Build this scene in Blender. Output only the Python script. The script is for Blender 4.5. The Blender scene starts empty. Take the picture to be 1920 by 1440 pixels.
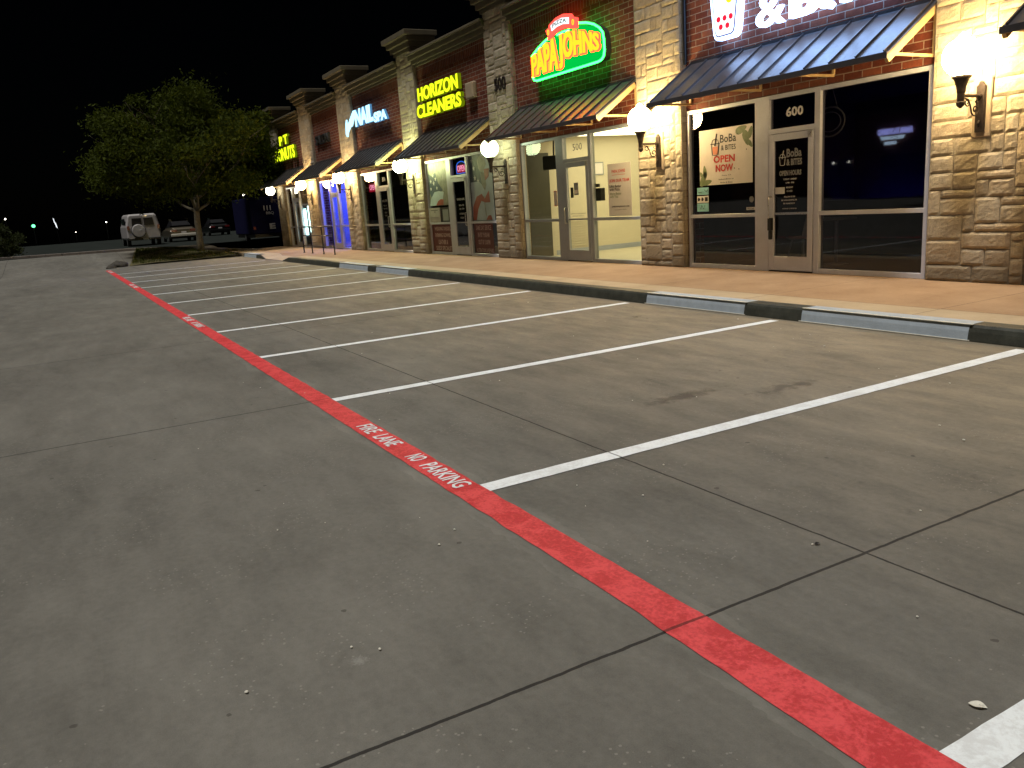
import bpy, bmesh, math, random
from mathutils import Vector, Matrix, noise
R = math.radians
SC = bpy.context.scene
COL = SC.collection

# ------------------------------------------------------------------ materials
def mat(name):
    m = bpy.data.materials.new(name); m.use_nodes = True
    nt = m.node_tree; nt.nodes.clear()
    out = nt.nodes.new('ShaderNodeOutputMaterial')
    return m, nt, out

def N(nt, typ, **kw):
    n = nt.nodes.new(typ)
    for k, v in kw.items():
        if k == 'op': n.operation = v
        elif k == 'blend': n.blend_type = v
        else:
            key = k.replace('_', ' ')
            if key in n.inputs: n.inputs[key].default_value = v
            else: setattr(n, k, v)
    return n

def L(nt, a, b): nt.links.new(a, b)

def math_(nt, op, a, b=None, c=None, clamp=False):
    n = nt.nodes.new('ShaderNodeMath'); n.operation = op; n.use_clamp = clamp
    for i, v in enumerate((a, b, c)):
        if v is None: continue
        if isinstance(v, (int, float)): n.inputs[i].default_value = v
        else: L(nt, v, n.inputs[i])
    return n.outputs[0]

def ramp(nt, fac, stops):
    r = nt.nodes.new('ShaderNodeValToRGB')
    cr = r.color_ramp
    while len(cr.elements) < len(stops): cr.elements.new(0.5)
    for e, (p, c) in zip(cr.elements, stops):
        e.position = p; e.color = tuple(c) + (1,) if len(c) == 3 else c
    L(nt, fac, r.inputs[0]); return r.outputs[0]

def mixc(nt, fac, a, b, blend='MIX'):
    n = nt.nodes.new('ShaderNodeMix'); n.data_type = 'RGBA'; n.blend_type = blend
    for inp, v in ((0, fac), (6, a), (7, b)):
        if isinstance(v, (int, float)): n.inputs[inp].default_value = v
        elif isinstance(v, tuple): n.inputs[inp].default_value = v + (1,) if len(v) == 3 else v
        else: L(nt, v, n.inputs[inp])
    return n.outputs[2]

def noise_(nt, vec, scale, detail=4, rough=.55, dist=0):
    n = nt.nodes.new('ShaderNodeTexNoise')
    n.inputs['Scale'].default_value = scale; n.inputs['Detail'].default_value = detail
    n.inputs['Roughness'].default_value = rough; n.inputs['Distortion'].default_value = dist
    if vec is not None: L(nt, vec, n.inputs['Vector'])
    return n.outputs[0]

def wpos(nt, sx=1, sy=1, sz=1):
    g = nt.nodes.new('ShaderNodeNewGeometry')
    if (sx, sy, sz) == (1, 1, 1): return g.outputs['Position']
    m = nt.nodes.new('ShaderNodeMapping'); m.inputs['Scale'].default_value = (sx, sy, sz)
    L(nt, g.outputs['Position'], m.inputs['Vector']); return m.outputs[0]

def bump(nt, h, strength=.3, dist=.01):
    b = nt.nodes.new('ShaderNodeBump'); b.inputs['Strength'].default_value = strength
    b.inputs['Distance'].default_value = dist; L(nt, h, b.inputs['Height']); return b.outputs[0]

def bsdf(nt, out, col, rough=.6, metal=0, normal=None, spec=.5, **kw):
    p = nt.nodes.new('ShaderNodeBsdfPrincipled')
    for k, v in (('Base Color', col), ('Roughness', rough), ('Metallic', metal), ('Specular IOR Level', spec)):
        if isinstance(v, tuple): p.inputs[k].default_value = v + (1,) if len(v) == 3 else v
        elif isinstance(v, (int, float)): p.inputs[k].default_value = v
        else: L(nt, v, p.inputs[k])
    for k, v in kw.items(): p.inputs[k.replace('_', ' ')].default_value = v
    if normal is not None: L(nt, normal, p.inputs['Normal'])
    L(nt, p.outputs[0], out.inputs[0]); return p

def plain(name, col, rough=.6, metal=0, var=.25, scale=6, spec=.5, bmp=0.0, coat=0):
    """paint / metal / plastic with uneven wear"""
    m, nt, out = mat(name)
    v = wpos(nt)
    n = noise_(nt, v, scale, 5)
    n2 = noise_(nt, v, scale * 9, 3)
    f = math_(nt, 'ADD', math_(nt, 'MULTIPLY', n, .7), math_(nt, 'MULTIPLY', n2, .3))
    a = tuple(c * (1 - var) for c in col); b = tuple(min(1, c * (1 + var)) for c in col)
    c = ramp(nt, f, [(.3, a), (.7, b)])
    rr = math_(nt, 'ADD', math_(nt, 'MULTIPLY', n2, .25), rough - .12, clamp=True)
    nn = bump(nt, n2, bmp, .004) if bmp else None
    p = bsdf(nt, out, c, rr, metal, nn, spec)
    if coat: p.inputs['Coat Weight'].default_value = coat
    return m

def emis(name, col, s):
    m, nt, out = mat(name)
    e = nt.nodes.new('ShaderNodeEmission'); e.inputs[0].default_value = col + (1,); e.inputs[1].default_value = s
    L(nt, e.outputs[0], out.inputs[0]); return m

def near_line(nt, coord, first, step, w):
    """1 on lines of half width w every step along a coordinate"""
    d = math_(nt, 'PINGPONG', math_(nt, 'SUBTRACT', coord, first), step / 2) if step else math_(nt, 'ABSOLUTE', math_(nt, 'SUBTRACT', coord, first))
    if step:
        # pingpong gives distance from the nearest multiple of step
        pass
    return math_(nt, 'LESS_THAN', d, w)

def joints(nt):
    g = nt.nodes.new('ShaderNodeNewGeometry'); s = nt.nodes.new('ShaderNodeSeparateXYZ')
    L(nt, g.outputs['Position'], s.inputs[0]); x, y = s.outputs[0], s.outputs[1]
    wob = math_(nt, 'MULTIPLY', math_(nt, 'SUBTRACT', noise_(nt, g.outputs['Position'], 9, 5), .5), .016)
    xw = math_(nt, 'ADD', x, wob); yw = math_(nt, 'ADD', y, wob)
    jx = near_line(nt, xw, -2.06, 4.6, .0078); jy = near_line(nt, yw, 2.75, 4.6, .0062)
    return math_(nt, 'MAXIMUM', jx, jy), x, y

def concrete_lot():
    m, nt, out = mat('lot_concrete')
    j, x, y = joints(nt)
    P = wpos(nt)
    big = noise_(nt, wpos(nt, .55, 1, 1), .55, 6, .6, .4)
    mid = noise_(nt, wpos(nt, .8, 2.2, 1), 1.9, 6, .65, .2)
    fine = noise_(nt, P, 26, 6, .7)
    grain = noise_(nt, P, 210, 3, .7)
    f = math_(nt, 'ADD', math_(nt, 'MULTIPLY', big, .35), math_(nt, 'MULTIPLY', mid, .25))
    f = math_(nt, 'ADD', f, math_(nt, 'MULTIPLY', fine, .20))
    f = math_(nt, 'ADD', f, math_(nt, 'MULTIPLY', grain, .20))
    c = ramp(nt, f, [(.38, (.085, .082, .071)), (.50, (.134, .129, .113)), (.62, (.184, .178, .156))])
    # lamp light near the kerb put into the colour: warmer and paler there
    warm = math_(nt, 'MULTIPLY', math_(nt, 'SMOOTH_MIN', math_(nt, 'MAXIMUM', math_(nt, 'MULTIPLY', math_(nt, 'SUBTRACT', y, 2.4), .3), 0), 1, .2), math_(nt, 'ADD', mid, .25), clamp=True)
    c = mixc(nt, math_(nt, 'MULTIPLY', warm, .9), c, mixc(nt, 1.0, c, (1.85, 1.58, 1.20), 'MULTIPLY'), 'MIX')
    # dark oil and water marks, irregular blobs where the photograph has them
    def blob(cx, cy, rx, ry, thr, amt, col, c):
        dx = math_(nt, 'DIVIDE', math_(nt, 'SUBTRACT', x, cx), rx); dy = math_(nt, 'DIVIDE', math_(nt, 'SUBTRACT', y, cy), ry)
        d = math_(nt, 'SQRT', math_(nt, 'ADD', math_(nt, 'MULTIPLY', dx, dx), math_(nt, 'MULTIPLY', dy, dy)))
        k = math_(nt, 'SUBTRACT', 1, d)
        k = math_(nt, 'ADD', k, math_(nt, 'MULTIPLY', math_(nt, 'SUBTRACT', noise_(nt, P, 5 / max(rx, ry), 6, .7), .5), 2.6))
        k = math_(nt, 'MULTIPLY', math_(nt, 'SUBTRACT', k, thr), 1.8, clamp=True)
        k = math_(nt, 'MULTIPLY', k, math_(nt, 'LESS_THAN', d, 1.8))
        return mixc(nt, math_(nt, 'MULTIPLY', k, amt), c, col)
    c = blob(-8.15, 6.3, .22, .32, .6, .75, (.03, .022, .015), c)
    c = blob(-8.35, 5.95, .35, .3, .95, .7, (.03, .022, .015), c)
    c = blob(-4.62, 4.0, .13, .55, .2, .62, (.048, .036, .028), c)
    c = blob(-4.3, 4.75, .16, .55, .3, .6, (.048, .036, .028), c)
    c = blob(-3.9, 3.4, 1.1, .8, .8, .35, (.075, .065, .05), c)
    c = blob(-3.3, 2.6, .8, .5, .8, .35, (.075, .068, .055), c)
    c = blob(-5.6, 3.15, .16, .1, .7, .6, (.03, .025, .02), c)
    c = blob(-4.7, .2, 1.2, .35, .55, .28, (.05, .047, .042), c)
    c = blob(-9.5, -.6, 1.7, .4, .5, .3, (.05, .047, .042), c)
    c = blob(-2.9, -.2, .5, .5, .7, .25, (.055, .05, .045), c)
    c = blob(-2.54, .7, .05, .05, .3, .5, (.3, .3, .27), c)
    c = blob(-13, 4.5, 1.1, 1.5, .6, .3, (.07, .045, .03), c)
    c = blob(-5.2, 6.4, .5, .15, .8, .35, (.3, .24, .2), c)
    # drip lines down the middle of each stall and tyre scuffs
    ctr = math_(nt, 'PINGPONG', math_(nt, 'SUBTRACT', x, -2.46), 1.37)
    drip = math_(nt, 'MULTIPLY', math_(nt, 'LESS_THAN', math_(nt, 'ADD', ctr, math_(nt, 'MULTIPLY', mid, .5)), .52), math_(nt, 'MULTIPLY', math_(nt, 'SUBTRACT', noise_(nt, P, 6, 7, .8), .56), 9, clamp=True))
    drip = math_(nt, 'MULTIPLY', drip, math_(nt, 'GREATER_THAN', y, 3.2))
    c = mixc(nt, math_(nt, 'MULTIPLY', drip, .38), c, (.035, .028, .022))
    scuff = math_(nt, 'MULTIPLY', math_(nt, 'SUBTRACT', noise_(nt, wpos(nt, 1.6, .7, 1), 1.1, 7, .75), .58), 6, clamp=True)
    c = mixc(nt, math_(nt, 'MULTIPLY', scuff, .16), c, (.045, .041, .036))
    swp = math_(nt, 'MULTIPLY', math_(nt, 'SUBTRACT', noise_(nt, wpos(nt, .8, 1.5, 1.7), 1.5, 8, .78), .56), 5, clamp=True)
    c = mixc(nt, math_(nt, 'MULTIPLY', swp, .14), c, (.21, .20, .175))
    # pale ghost of an older stripe beside the red paint
    dstripe = math_(nt, 'ABSOLUTE', math_(nt, 'SUBTRACT', math_(nt, 'ADD', y, math_(nt, 'MULTIPLY', noise_(nt, P, 1.6, 5, .7), .22)), 1.875))
    gh = math_(nt, 'MULTIPLY', math_(nt, 'LESS_THAN', dstripe, .155), math_(nt, 'MULTIPLY', math_(nt, 'SUBTRACT', mid, .42), 3, clamp=True))
    c = mixc(nt, math_(nt, 'MULTIPLY', gh, .42), c, (.27, .265, .235))
    # pale pits and specks
    vo = nt.nodes.new('ShaderNodeTexVoronoi'); vo.inputs['Scale'].default_value = 34; L(nt, P, vo.inputs['Vector'])
    sp = math_(nt, 'MULTIPLY', math_(nt, 'LESS_THAN', vo.outputs['Distance'], .17), math_(nt, 'GREATER_THAN', noise_(nt, P, 1.7, 5), .54))
    c = mixc(nt, math_(nt, 'MULTIPLY', sp, .32), c, (.36, .35, .3))
    vd = nt.nodes.new('ShaderNodeTexVoronoi'); vd.inputs['Scale'].default_value = 3.1; L(nt, P, vd.inputs['Vector'])
    sd = math_(nt, 'LESS_THAN', math_(nt, 'ADD', vd.outputs['Distance'], math_(nt, 'MULTIPLY', fine, .08)), .085)
    c = mixc(nt, math_(nt, 'MULTIPLY', sd, .6), c, (.035, .03, .024))
    c = mixc(nt, math_(nt, 'MULTIPLY', j, .9), c, (.012, .011, .01))
    h = math_(nt, 'SUBTRACT', math_(nt, 'ADD', math_(nt, 'MULTIPLY', fine, .5), math_(nt, 'MULTIPLY', grain, .5)), math_(nt, 'MULTIPLY', j, 2))
    bsdf(nt, out, c, math_(nt, 'SUBTRACT', .95, math_(nt, 'MULTIPLY', mid, .35)), 0, bump(nt, h, .45, .006), .35)
    return m

def road_paint(name, c0, c1, worn, wear=.5):
    m, nt, out = mat(name)
    j, x, y = joints(nt); P = wpos(nt)
    a = noise_(nt, P, 7, 6, .75, .6); b = noise_(nt, P, 60, 5, .7); g = noise_(nt, P, 240, 2)
    f = math_(nt, 'ADD', math_(nt, 'MULTIPLY', a, .6), math_(nt, 'MULTIPLY', b, .4))
    c = ramp(nt, f, [(.44, c0), (.55, c1)])
    w = math_(nt, 'MULTIPLY', math_(nt, 'SUBTRACT', math_(nt, 'ADD', math_(nt, 'MULTIPLY', b, .6), math_(nt, 'MULTIPLY', g, .4)), .66), 8, clamp=True)
    c = mixc(nt, math_(nt, 'MULTIPLY', w, wear), c, worn)
    c = mixc(nt, math_(nt, 'MULTIPLY', j, .75), c, tuple(v * .12 for v in c0))
    h = math_(nt, 'SUBTRACT', math_(nt, 'ADD', math_(nt, 'MULTIPLY', b, .6), math_(nt, 'MULTIPLY', g, .4)), math_(nt, 'MULTIPLY', j, 2))
    bsdf(nt, out, c, .6, 0, bump(nt, h, .5, .006), .4)
    return m

def brick(name, rot=False):
    m, nt, out = mat(name)
    g = nt.nodes.new('ShaderNodeNewGeometry'); s = nt.nodes.new('ShaderNodeSeparateXYZ'); L(nt, g.outputs['Position'], s.inputs[0])
    cb = nt.nodes.new('ShaderNodeCombineXYZ')
    xy = math_(nt, 'ADD', s.outputs[0], s.outputs[1])
    if rot: L(nt, s.outputs[2], cb.inputs[0]); L(nt, xy, cb.inputs[1])
    else: L(nt, xy, cb.inputs[0]); L(nt, s.outputs[2], cb.inputs[1])
    b = nt.nodes.new('ShaderNodeTexBrick'); L(nt, cb.outputs[0], b.inputs['Vector'])
    b.inputs['Scale'].default_value = 1; b.inputs['Brick Width'].default_value = .30; b.inputs['Row Height'].default_value = .102
    b.inputs['Mortar Size'].default_value = .0075; b.inputs['Mortar Smooth'].default_value = .25; b.inputs['Bias'].default_value = -.1
    if rot: b.offset = 0
    b.inputs['Color1'].default_value = (.135, .030, .017, 1); b.inputs['Color2'].default_value = (.24, .072, .036, 1)
    b.inputs['Mortar'].default_value = (.34, .28, .23, 1)
    P = g.outputs['Position']
    n = noise_(nt, P, 14, 6, .7); n2 = noise_(nt, P, 1.1, 4)
    c = mixc(nt, .55, b.outputs[0], ramp(nt, n, [(.3, (.42, .42, .42)), (.7, (1.25, 1.2, 1.15))]), 'MULTIPLY')
    c = mixc(nt, .35, c, ramp(nt, n2, [(.3, (.6, .58, .58)), (.7, (1.15, 1.1, 1.1))]), 'MULTIPLY')
    h = math_(nt, 'SUBTRACT', math_(nt, 'MULTIPLY', n, .35), math_(nt, 'MULTIPLY', b.outputs['Fac'], 1.4))
    bsdf(nt, out, c, .85, 0, bump(nt, h, .9, .012), .3)
    return m

def stone(name):
    m, nt, out = mat(name)
    P = wpos(nt)
    at = nt.nodes.new('ShaderNodeAttribute'); at.attribute_name = 'tone'
    n = noise_(nt, P, 9, 7, .7, .3); n2 = noise_(nt, P, 45, 5, .7)
    c = ramp(nt, at.outputs['Fac'], [(0, (.36, .31, .235)), (.3, (.44, .385, .295)), (.6, (.50, .445, .35)), (.85, (.46, .38, .275)), (1, (.55, .50, .41))])
    c = mixc(nt, .6, c, ramp(nt, n, [(.3, (.55, .53, .5)), (.7, (1.2, 1.18, 1.12))]), 'MULTIPLY')
    c = mixc(nt, .5, c, ramp(nt, n2, [(.3, (.7, .69, .67)), (.65, (1.15, 1.15, 1.15))]), 'MULTIPLY')
    # splash dirt in the lowest courses
    s = nt.nodes.new('ShaderNodeSeparateXYZ'); L(nt, P, s.inputs[0])
    low = math_(nt, 'MULTIPLY', math_(nt, 'SUBTRACT', math_(nt, 'ADD', .40, math_(nt, 'MULTIPLY', n, .35)), s.outputs[2]), 3, clamp=True)
    c = mixc(nt, math_(nt, 'MULTIPLY', low, .6), c, (.10, .085, .065))
    h = math_(nt, 'ADD', math_(nt, 'MULTIPLY', n, .8), math_(nt, 'MULTIPLY', n2, .35))
    bsdf(nt, out, c, .92, 0, bump(nt, h, .8, .03), .25)
    return m

def sidewalk_mat():
    m, nt, out = mat('sidewalk_concrete')
    g = nt.nodes.new('ShaderNodeNewGeometry'); s = nt.nodes.new('ShaderNodeSeparateXYZ'); P = g.outputs['Position']
    L(nt, P, s.inputs[0]); x, y = s.outputs[0], s.outputs[1]
    a = noise_(nt, P, 1.3, 6, .65, .3); b = noise_(nt, P, 30, 5, .7); gr = noise_(nt, P, 200, 2)
    f = math_(nt, 'ADD', math_(nt, 'MULTIPLY', a, .6), math_(nt, 'ADD', math_(nt, 'MULTIPLY', b, .25), math_(nt, 'MULTIPLY', gr, .15)))
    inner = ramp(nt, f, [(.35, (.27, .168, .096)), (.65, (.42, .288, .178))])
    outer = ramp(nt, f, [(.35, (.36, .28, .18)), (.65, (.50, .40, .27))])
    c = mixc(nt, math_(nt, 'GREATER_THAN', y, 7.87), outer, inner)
    wob = math_(nt, 'MULTIPLY', math_(nt, 'SUBTRACT', noise_(nt, P, 12, 4), .5), .012)
    jy = near_line(nt, math_(nt, 'ADD', y, wob), 7.87, 0, .007)
    jx = near_line(nt, math_(nt, 'ADD', x, wob), -5.1, 2.3, .006)
    j = math_(nt, 'MAXIMUM', jy, jx)
    vd = nt.nodes.new('ShaderNodeTexVoronoi'); vd.inputs['Scale'].default_value = 2.6; L(nt, P, vd.inputs['Vector'])
    sd = math_(nt, 'LESS_THAN', math_(nt, 'ADD', vd.outputs['Distance'], math_(nt, 'MULTIPLY', b, .08)), .075)
    c = mixc(nt, math_(nt, 'MULTIPLY', sd, .55), c, (.10, .06, .035))
    c = mixc(nt, math_(nt, 'MULTIPLY', j, .7), c, (.06, .04, .028))
    h = math_(nt, 'SUBTRACT', math_(nt, 'ADD', math_(nt, 'MULTIPLY', b, .5), math_(nt, 'MULTIPLY', gr, .5)), math_(nt, 'MULTIPLY', j, 2))
    bsdf(nt, out, c, .85, 0, bump(nt, h, .35, .005), .35)
    return m

def glass(name, tint=(.55, .58, .6), ior=1.5, boost=1.0):
    m, nt, out = mat(name)
    tr = nt.nodes.new('ShaderNodeBsdfTransparent'); tr.inputs[0].default_value = tint + (1,)
    gl = nt.nodes.new('ShaderNodeBsdfGlossy'); gl.inputs['Roughness'].default_value = .02
    gl.inputs[0].default_value = (.95, .97, 1, 1)
    fr = nt.nodes.new('ShaderNodeFresnel'); fr.inputs[0].default_value = ior
    P = wpos(nt); L(nt, bump(nt, noise_(nt, P, .9, 1), .02, .01), gl.inputs['Normal'])
    ge = nt.nodes.new('ShaderNodeNewGeometry'); front = math_(nt, 'SUBTRACT', 1, ge.outputs['Backfacing'])
    mx = nt.nodes.new('ShaderNodeMixShader'); L(nt, math_(nt, 'MULTIPLY', math_(nt, 'MULTIPLY', fr.outputs[0], boost), front, clamp=True), mx.inputs[0])
    L(nt, tr.outputs[0], mx.inputs[1]); L(nt, gl.outputs[0], mx.inputs[2]); L(nt, mx.outputs[0], out.inputs[0])
    return m

def leaf_mat(name, a, b):
    m, nt, out = mat(name)
    P = wpos(nt); n = noise_(nt, P, 1.4, 5, .7); n2 = noise_(nt, P, 22, 3)
    f = math_(nt, 'ADD', math_(nt, 'MULTIPLY', n, .5), math_(nt, 'MULTIPLY', n2, .5))
    c = ramp(nt, f, [(.35, a), (.65, b)])
    p = nt.nodes.new('ShaderNodeBsdfPrincipled'); L(nt, c, p.inputs['Base Color']); p.inputs['Roughness'].default_value = .7; p.inputs['Specular IOR Level'].default_value = .12
    t = nt.nodes.new('ShaderNodeBsdfTranslucent'); L(nt, c, t.inputs[0])
    mx = nt.nodes.new('ShaderNodeMixShader'); mx.inputs[0].default_value = .35
    L(nt, p.outputs[0], mx.inputs[1]); L(nt, t.outputs[0], mx.inputs[2]); L(nt, mx.outputs[0], out.inputs[0])
    return m

M = {}
M['lot'] = concrete_lot()
M['walk'] = sidewalk_mat()
M['red'] = road_paint('red_road_paint', (.50, .030, .036), (.72, .074, .082), (.75, .26, .24), .35)
M['white'] = road_paint('white_road_paint', (.70, .73, .74), (.83, .88, .90), (.42, .42, .40), .4)
M['brick'] = brick('red_brick'); M['soldier'] = brick('red_brick_upright', True)
M['stone'] = stone('limestone')
M['mortar'] = plain('mortar', (.27, .235, .18), .95, bmp=.5, scale=20)
M['block'] = plain('smooth_cut_limestone', (.34, .27, .19), .9, var=.15, scale=8, bmp=.3)
M['menu'] = plain('dark_olive_panel', (.045, .042, .022), .5, var=.15)
M['kerbdark'] = plain('kerb_black_paint', (.045, .048, .038), .55, var=.5, scale=8, bmp=.4)
M['kerbgrey'] = plain('kerb_grey_paint', (.37, .43, .49), .6, var=.14, scale=9, bmp=.3)
M['kerbedge'] = plain('kerb_pale_edge', (.62, .60, .52), .6, var=.2, scale=20, bmp=.3)
M['cornice'] = plain('cornice_stucco', (.105, .088, .055), .9, var=.2, scale=5, bmp=.3)
M['alu'] = plain('aluminium_frame', (.58, .60, .70), .4, .2, var=.1, scale=4)
M['aludark'] = plain('aluminium_frame_backlit', (.36, .40, .48), .4, .25, var=.1, scale=4)  # same aluminium as the other frames, its backlit blue-grey put into the colour
M['awning'] = plain('bronze_standing_seam', (.088, .082, .086), .34, .3, var=.25, scale=3, spec=.6)
M['strut'] = plain('tan_awning_steel', (.50, .34, .16), .55, var=.2, scale=8)
M['iron'] = plain('bronze_lamp_iron', (.035, .026, .024), .5, .4, var=.4, scale=30, bmp=.3)
M['black'] = plain('black_plastic', (.008, .008, .008), .45, var=.3)
M['steel'] = plain('brushed_steel', (.5, .5, .5), .3, .9, var=.1)
M['glass'] = glass('window_glass', (.58, .58, .62), 1.5, 1.25)
M['glassclear'] = glass('window_glass_clear', (.9, .92, .88))
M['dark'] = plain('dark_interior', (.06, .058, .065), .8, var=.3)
M['creamwall'] = plain('cream_interior_paint', (.62, .56, .42), .8, var=.05, scale=2)
M['floorin'] = plain('shop_floor_tile', (.52, .48, .36), .5, var=.12, scale=3)
M['bluewall'] = plain('blue_lit_paint', (.4, .4, .8), .8, var=.1)
M['whitepaint'] = plain('white_painted_metal', (.42, .40, .40), .4, var=.12, scale=5, coat=.3)
M['silver'] = plain('champagne_car_paint', (.10, .085, .06), .35, .4, var=.1, scale=3, coat=.5)
M['darkpaint'] = plain('dark_car_paint', (.008, .008, .009), .3, .3, var=.1, coat=.5)
M['navy'] = plain('navy_trailer_paint', (.006, .006, .034), .8, var=.3, scale=4, spec=.08)
M['tyre'] = plain('tyre_rubber', (.015, .015, .015), .8, var=.3, scale=20)
M['carglass'] = plain('dark_car_glass', (.01, .01, .012), .35, spec=.25, var=.1)
M['tail'] = plain('tail_lamp_red', (.16, .006, .008), .25, spec=.7, var=.1)
M['bark'] = plain('tree_bark', (.10, .085, .055), .95, var=.5, scale=14, bmp=1)
M['leaf'] = leaf_mat('leaf_green', (.011, .020, .002), (.085, .108, .008))
M['bush'] = leaf_mat('bush_green', (.02, .03, .01), (.05, .06, .02))
M['asphalt'] = plain('far_asphalt', (.022, .026, .024), .95, var=.3, scale=1.2, spec=.03, bmp=.3)
M['grass'] = plain('verge_grass_soil', (.080, .070, .024), .95, var=.5, scale=2.5, bmp=.8)
M['field'] = plain('dark_field', (.0003, .0003, .0003), 1, var=.4, scale=.3, spec=0)
M['kerbpale'] = plain('pale_kerb_concrete', (.125, .105, .09), .85, var=.2, scale=3, bmp=.3)
M['rock'] = plain('dark_boulder', (.05, .045, .035), .9, var=.5, scale=9, bmp=.8)
M['cream'] = plain('poster_cream', (.74, .68, .64), .6, var=.06)
M['pwhite'] = plain('poster_white', (.74, .72, .72), .6, var=.05)
M['pred'] = plain('print_red', (.62, .04, .03), .6, var=.05)
M['pblack'] = plain('print_black', (.02, .018, .018), .6, var=.05)
M['pgrey'] = plain('print_grey', (.25, .27, .28), .6, var=.05)
M['pgreen'] = plain('print_sage', (.19, .24, .12), .6, var=.3, scale=20)
M['ppeach'] = plain('print_coral', (.72, .25, .14), .6, var=.1)
M['vinyl'] = plain('white_vinyl_letters', (.6, .59, .6), .5, var=.05)
M['vinylgrey'] = plain('grey_vinyl_letters', (.2, .2, .21), .5, var=.05)
M['maroon'] = plain('maroon_vinyl', (.10, .02, .022), .5, var=.15)
M['pinkgrey'] = plain('pinkish_letter_vinyl', (.45, .33, .34), .5, var=.1)
M['flagblue'] = plain('flag_navy_print', (.035, .055, .085), .5, var=.4, scale=5)
M['flagwhite'] = plain('flag_pale_print', (.38, .46, .52), .5, var=.2, scale=3)
M['flagred'] = plain('flag_rust_print', (.30, .07, .045), .5, var=.3, scale=5)
M['flagskin'] = plain('grey_figure_print', (.22, .22, .18), .5, var=.5, scale=8)
M['aqua'] = plain('aqua_sticker', (.30, .62, .66), .5, var=.1)
M['tanbox'] = plain('beige_wall_box', (.42, .33, .22), .6, var=.1)
M['signback'] = plain('sign_can_dark', (.02, .02, .02), .5, var=.2)
M['e_yellow'] = emis('sign_yellow_glow', (.80, 1, .015), 1.5)
M['e_white'] = emis('sign_white_glow', (.34, .55, 1), 10)
M['e_ice'] = emis('sign_ice_blue_glow', (.45, .82, 1), 1.9)
M['e_ice2'] = emis('sign_blue_glow', (.10, .30, .55), .8)
M['e_neon'] = emis('neon_green_tube', (.02, 1, .06), 14)
M['e_green'] = emis('sign_green_face', (0, .55, .06), 1.1)
M['e_gold'] = emis('sign_gold_glow', (1, .07, .0025), 13)
M['e_red'] = emis('sign_red_glow', (1, .012, .006), 16)
M['e_pink'] = emis('banner_coral_glow', (1, .07, .05), 2.2)
M['e_softwhite'] = emis('banner_white_glow', (.85, .93, 1), 1.5)
M['e_openred'] = emis('open_sign_red', (1, .02, .06), 1.0)
M['e_dot'] = emis('cup_dot_yellow', (1, .8, .03), 1.3)
M['e_openpink'] = emis('open_sign_pink', (1, .35, .45), 3.2)
M['e_openblue'] = emis('open_sign_blue', (.05, .25, 1), 2.2)
M['e_purple'] = emis('sign_navy_line', (.10, .08, .45), .8)
M['e_room'] = emis('ceiling_lamp_yellow', (1, .87, .56), 4.6)
M['e_blue'] = emis('led_tube_blue', (.05, .11, 1), 95)
M['e_bluestrip'] = emis('led_strip_blue', (.07, .05, 1), 4.5)
M['e_case'] = emis('case_lamp_cyan', (.6, .95, 1), 5.0)
M['e_far'] = emis('far_lamp_white', (1, .93, .8), 7)
M['e_fargreen'] = emis('far_lamp_green', (.15, 1, .4), 3)
M['e_farblue'] = emis('far_lamp_blue', (.2, .15, 1), 1.5)
M['e_lot'] = emis('lot_lamp_lens', (1, .97, .85), 12)
M['e_reflsign'] = emis('far_sign_blue', (.40, .42, 1), 7)
M['e_refl2'] = emis('far_sign_white', (.6, .8, 1), 6)
M['e_yd'] = emis('sign_yellow_edge', (.55, .75, .01), .22)

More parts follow.
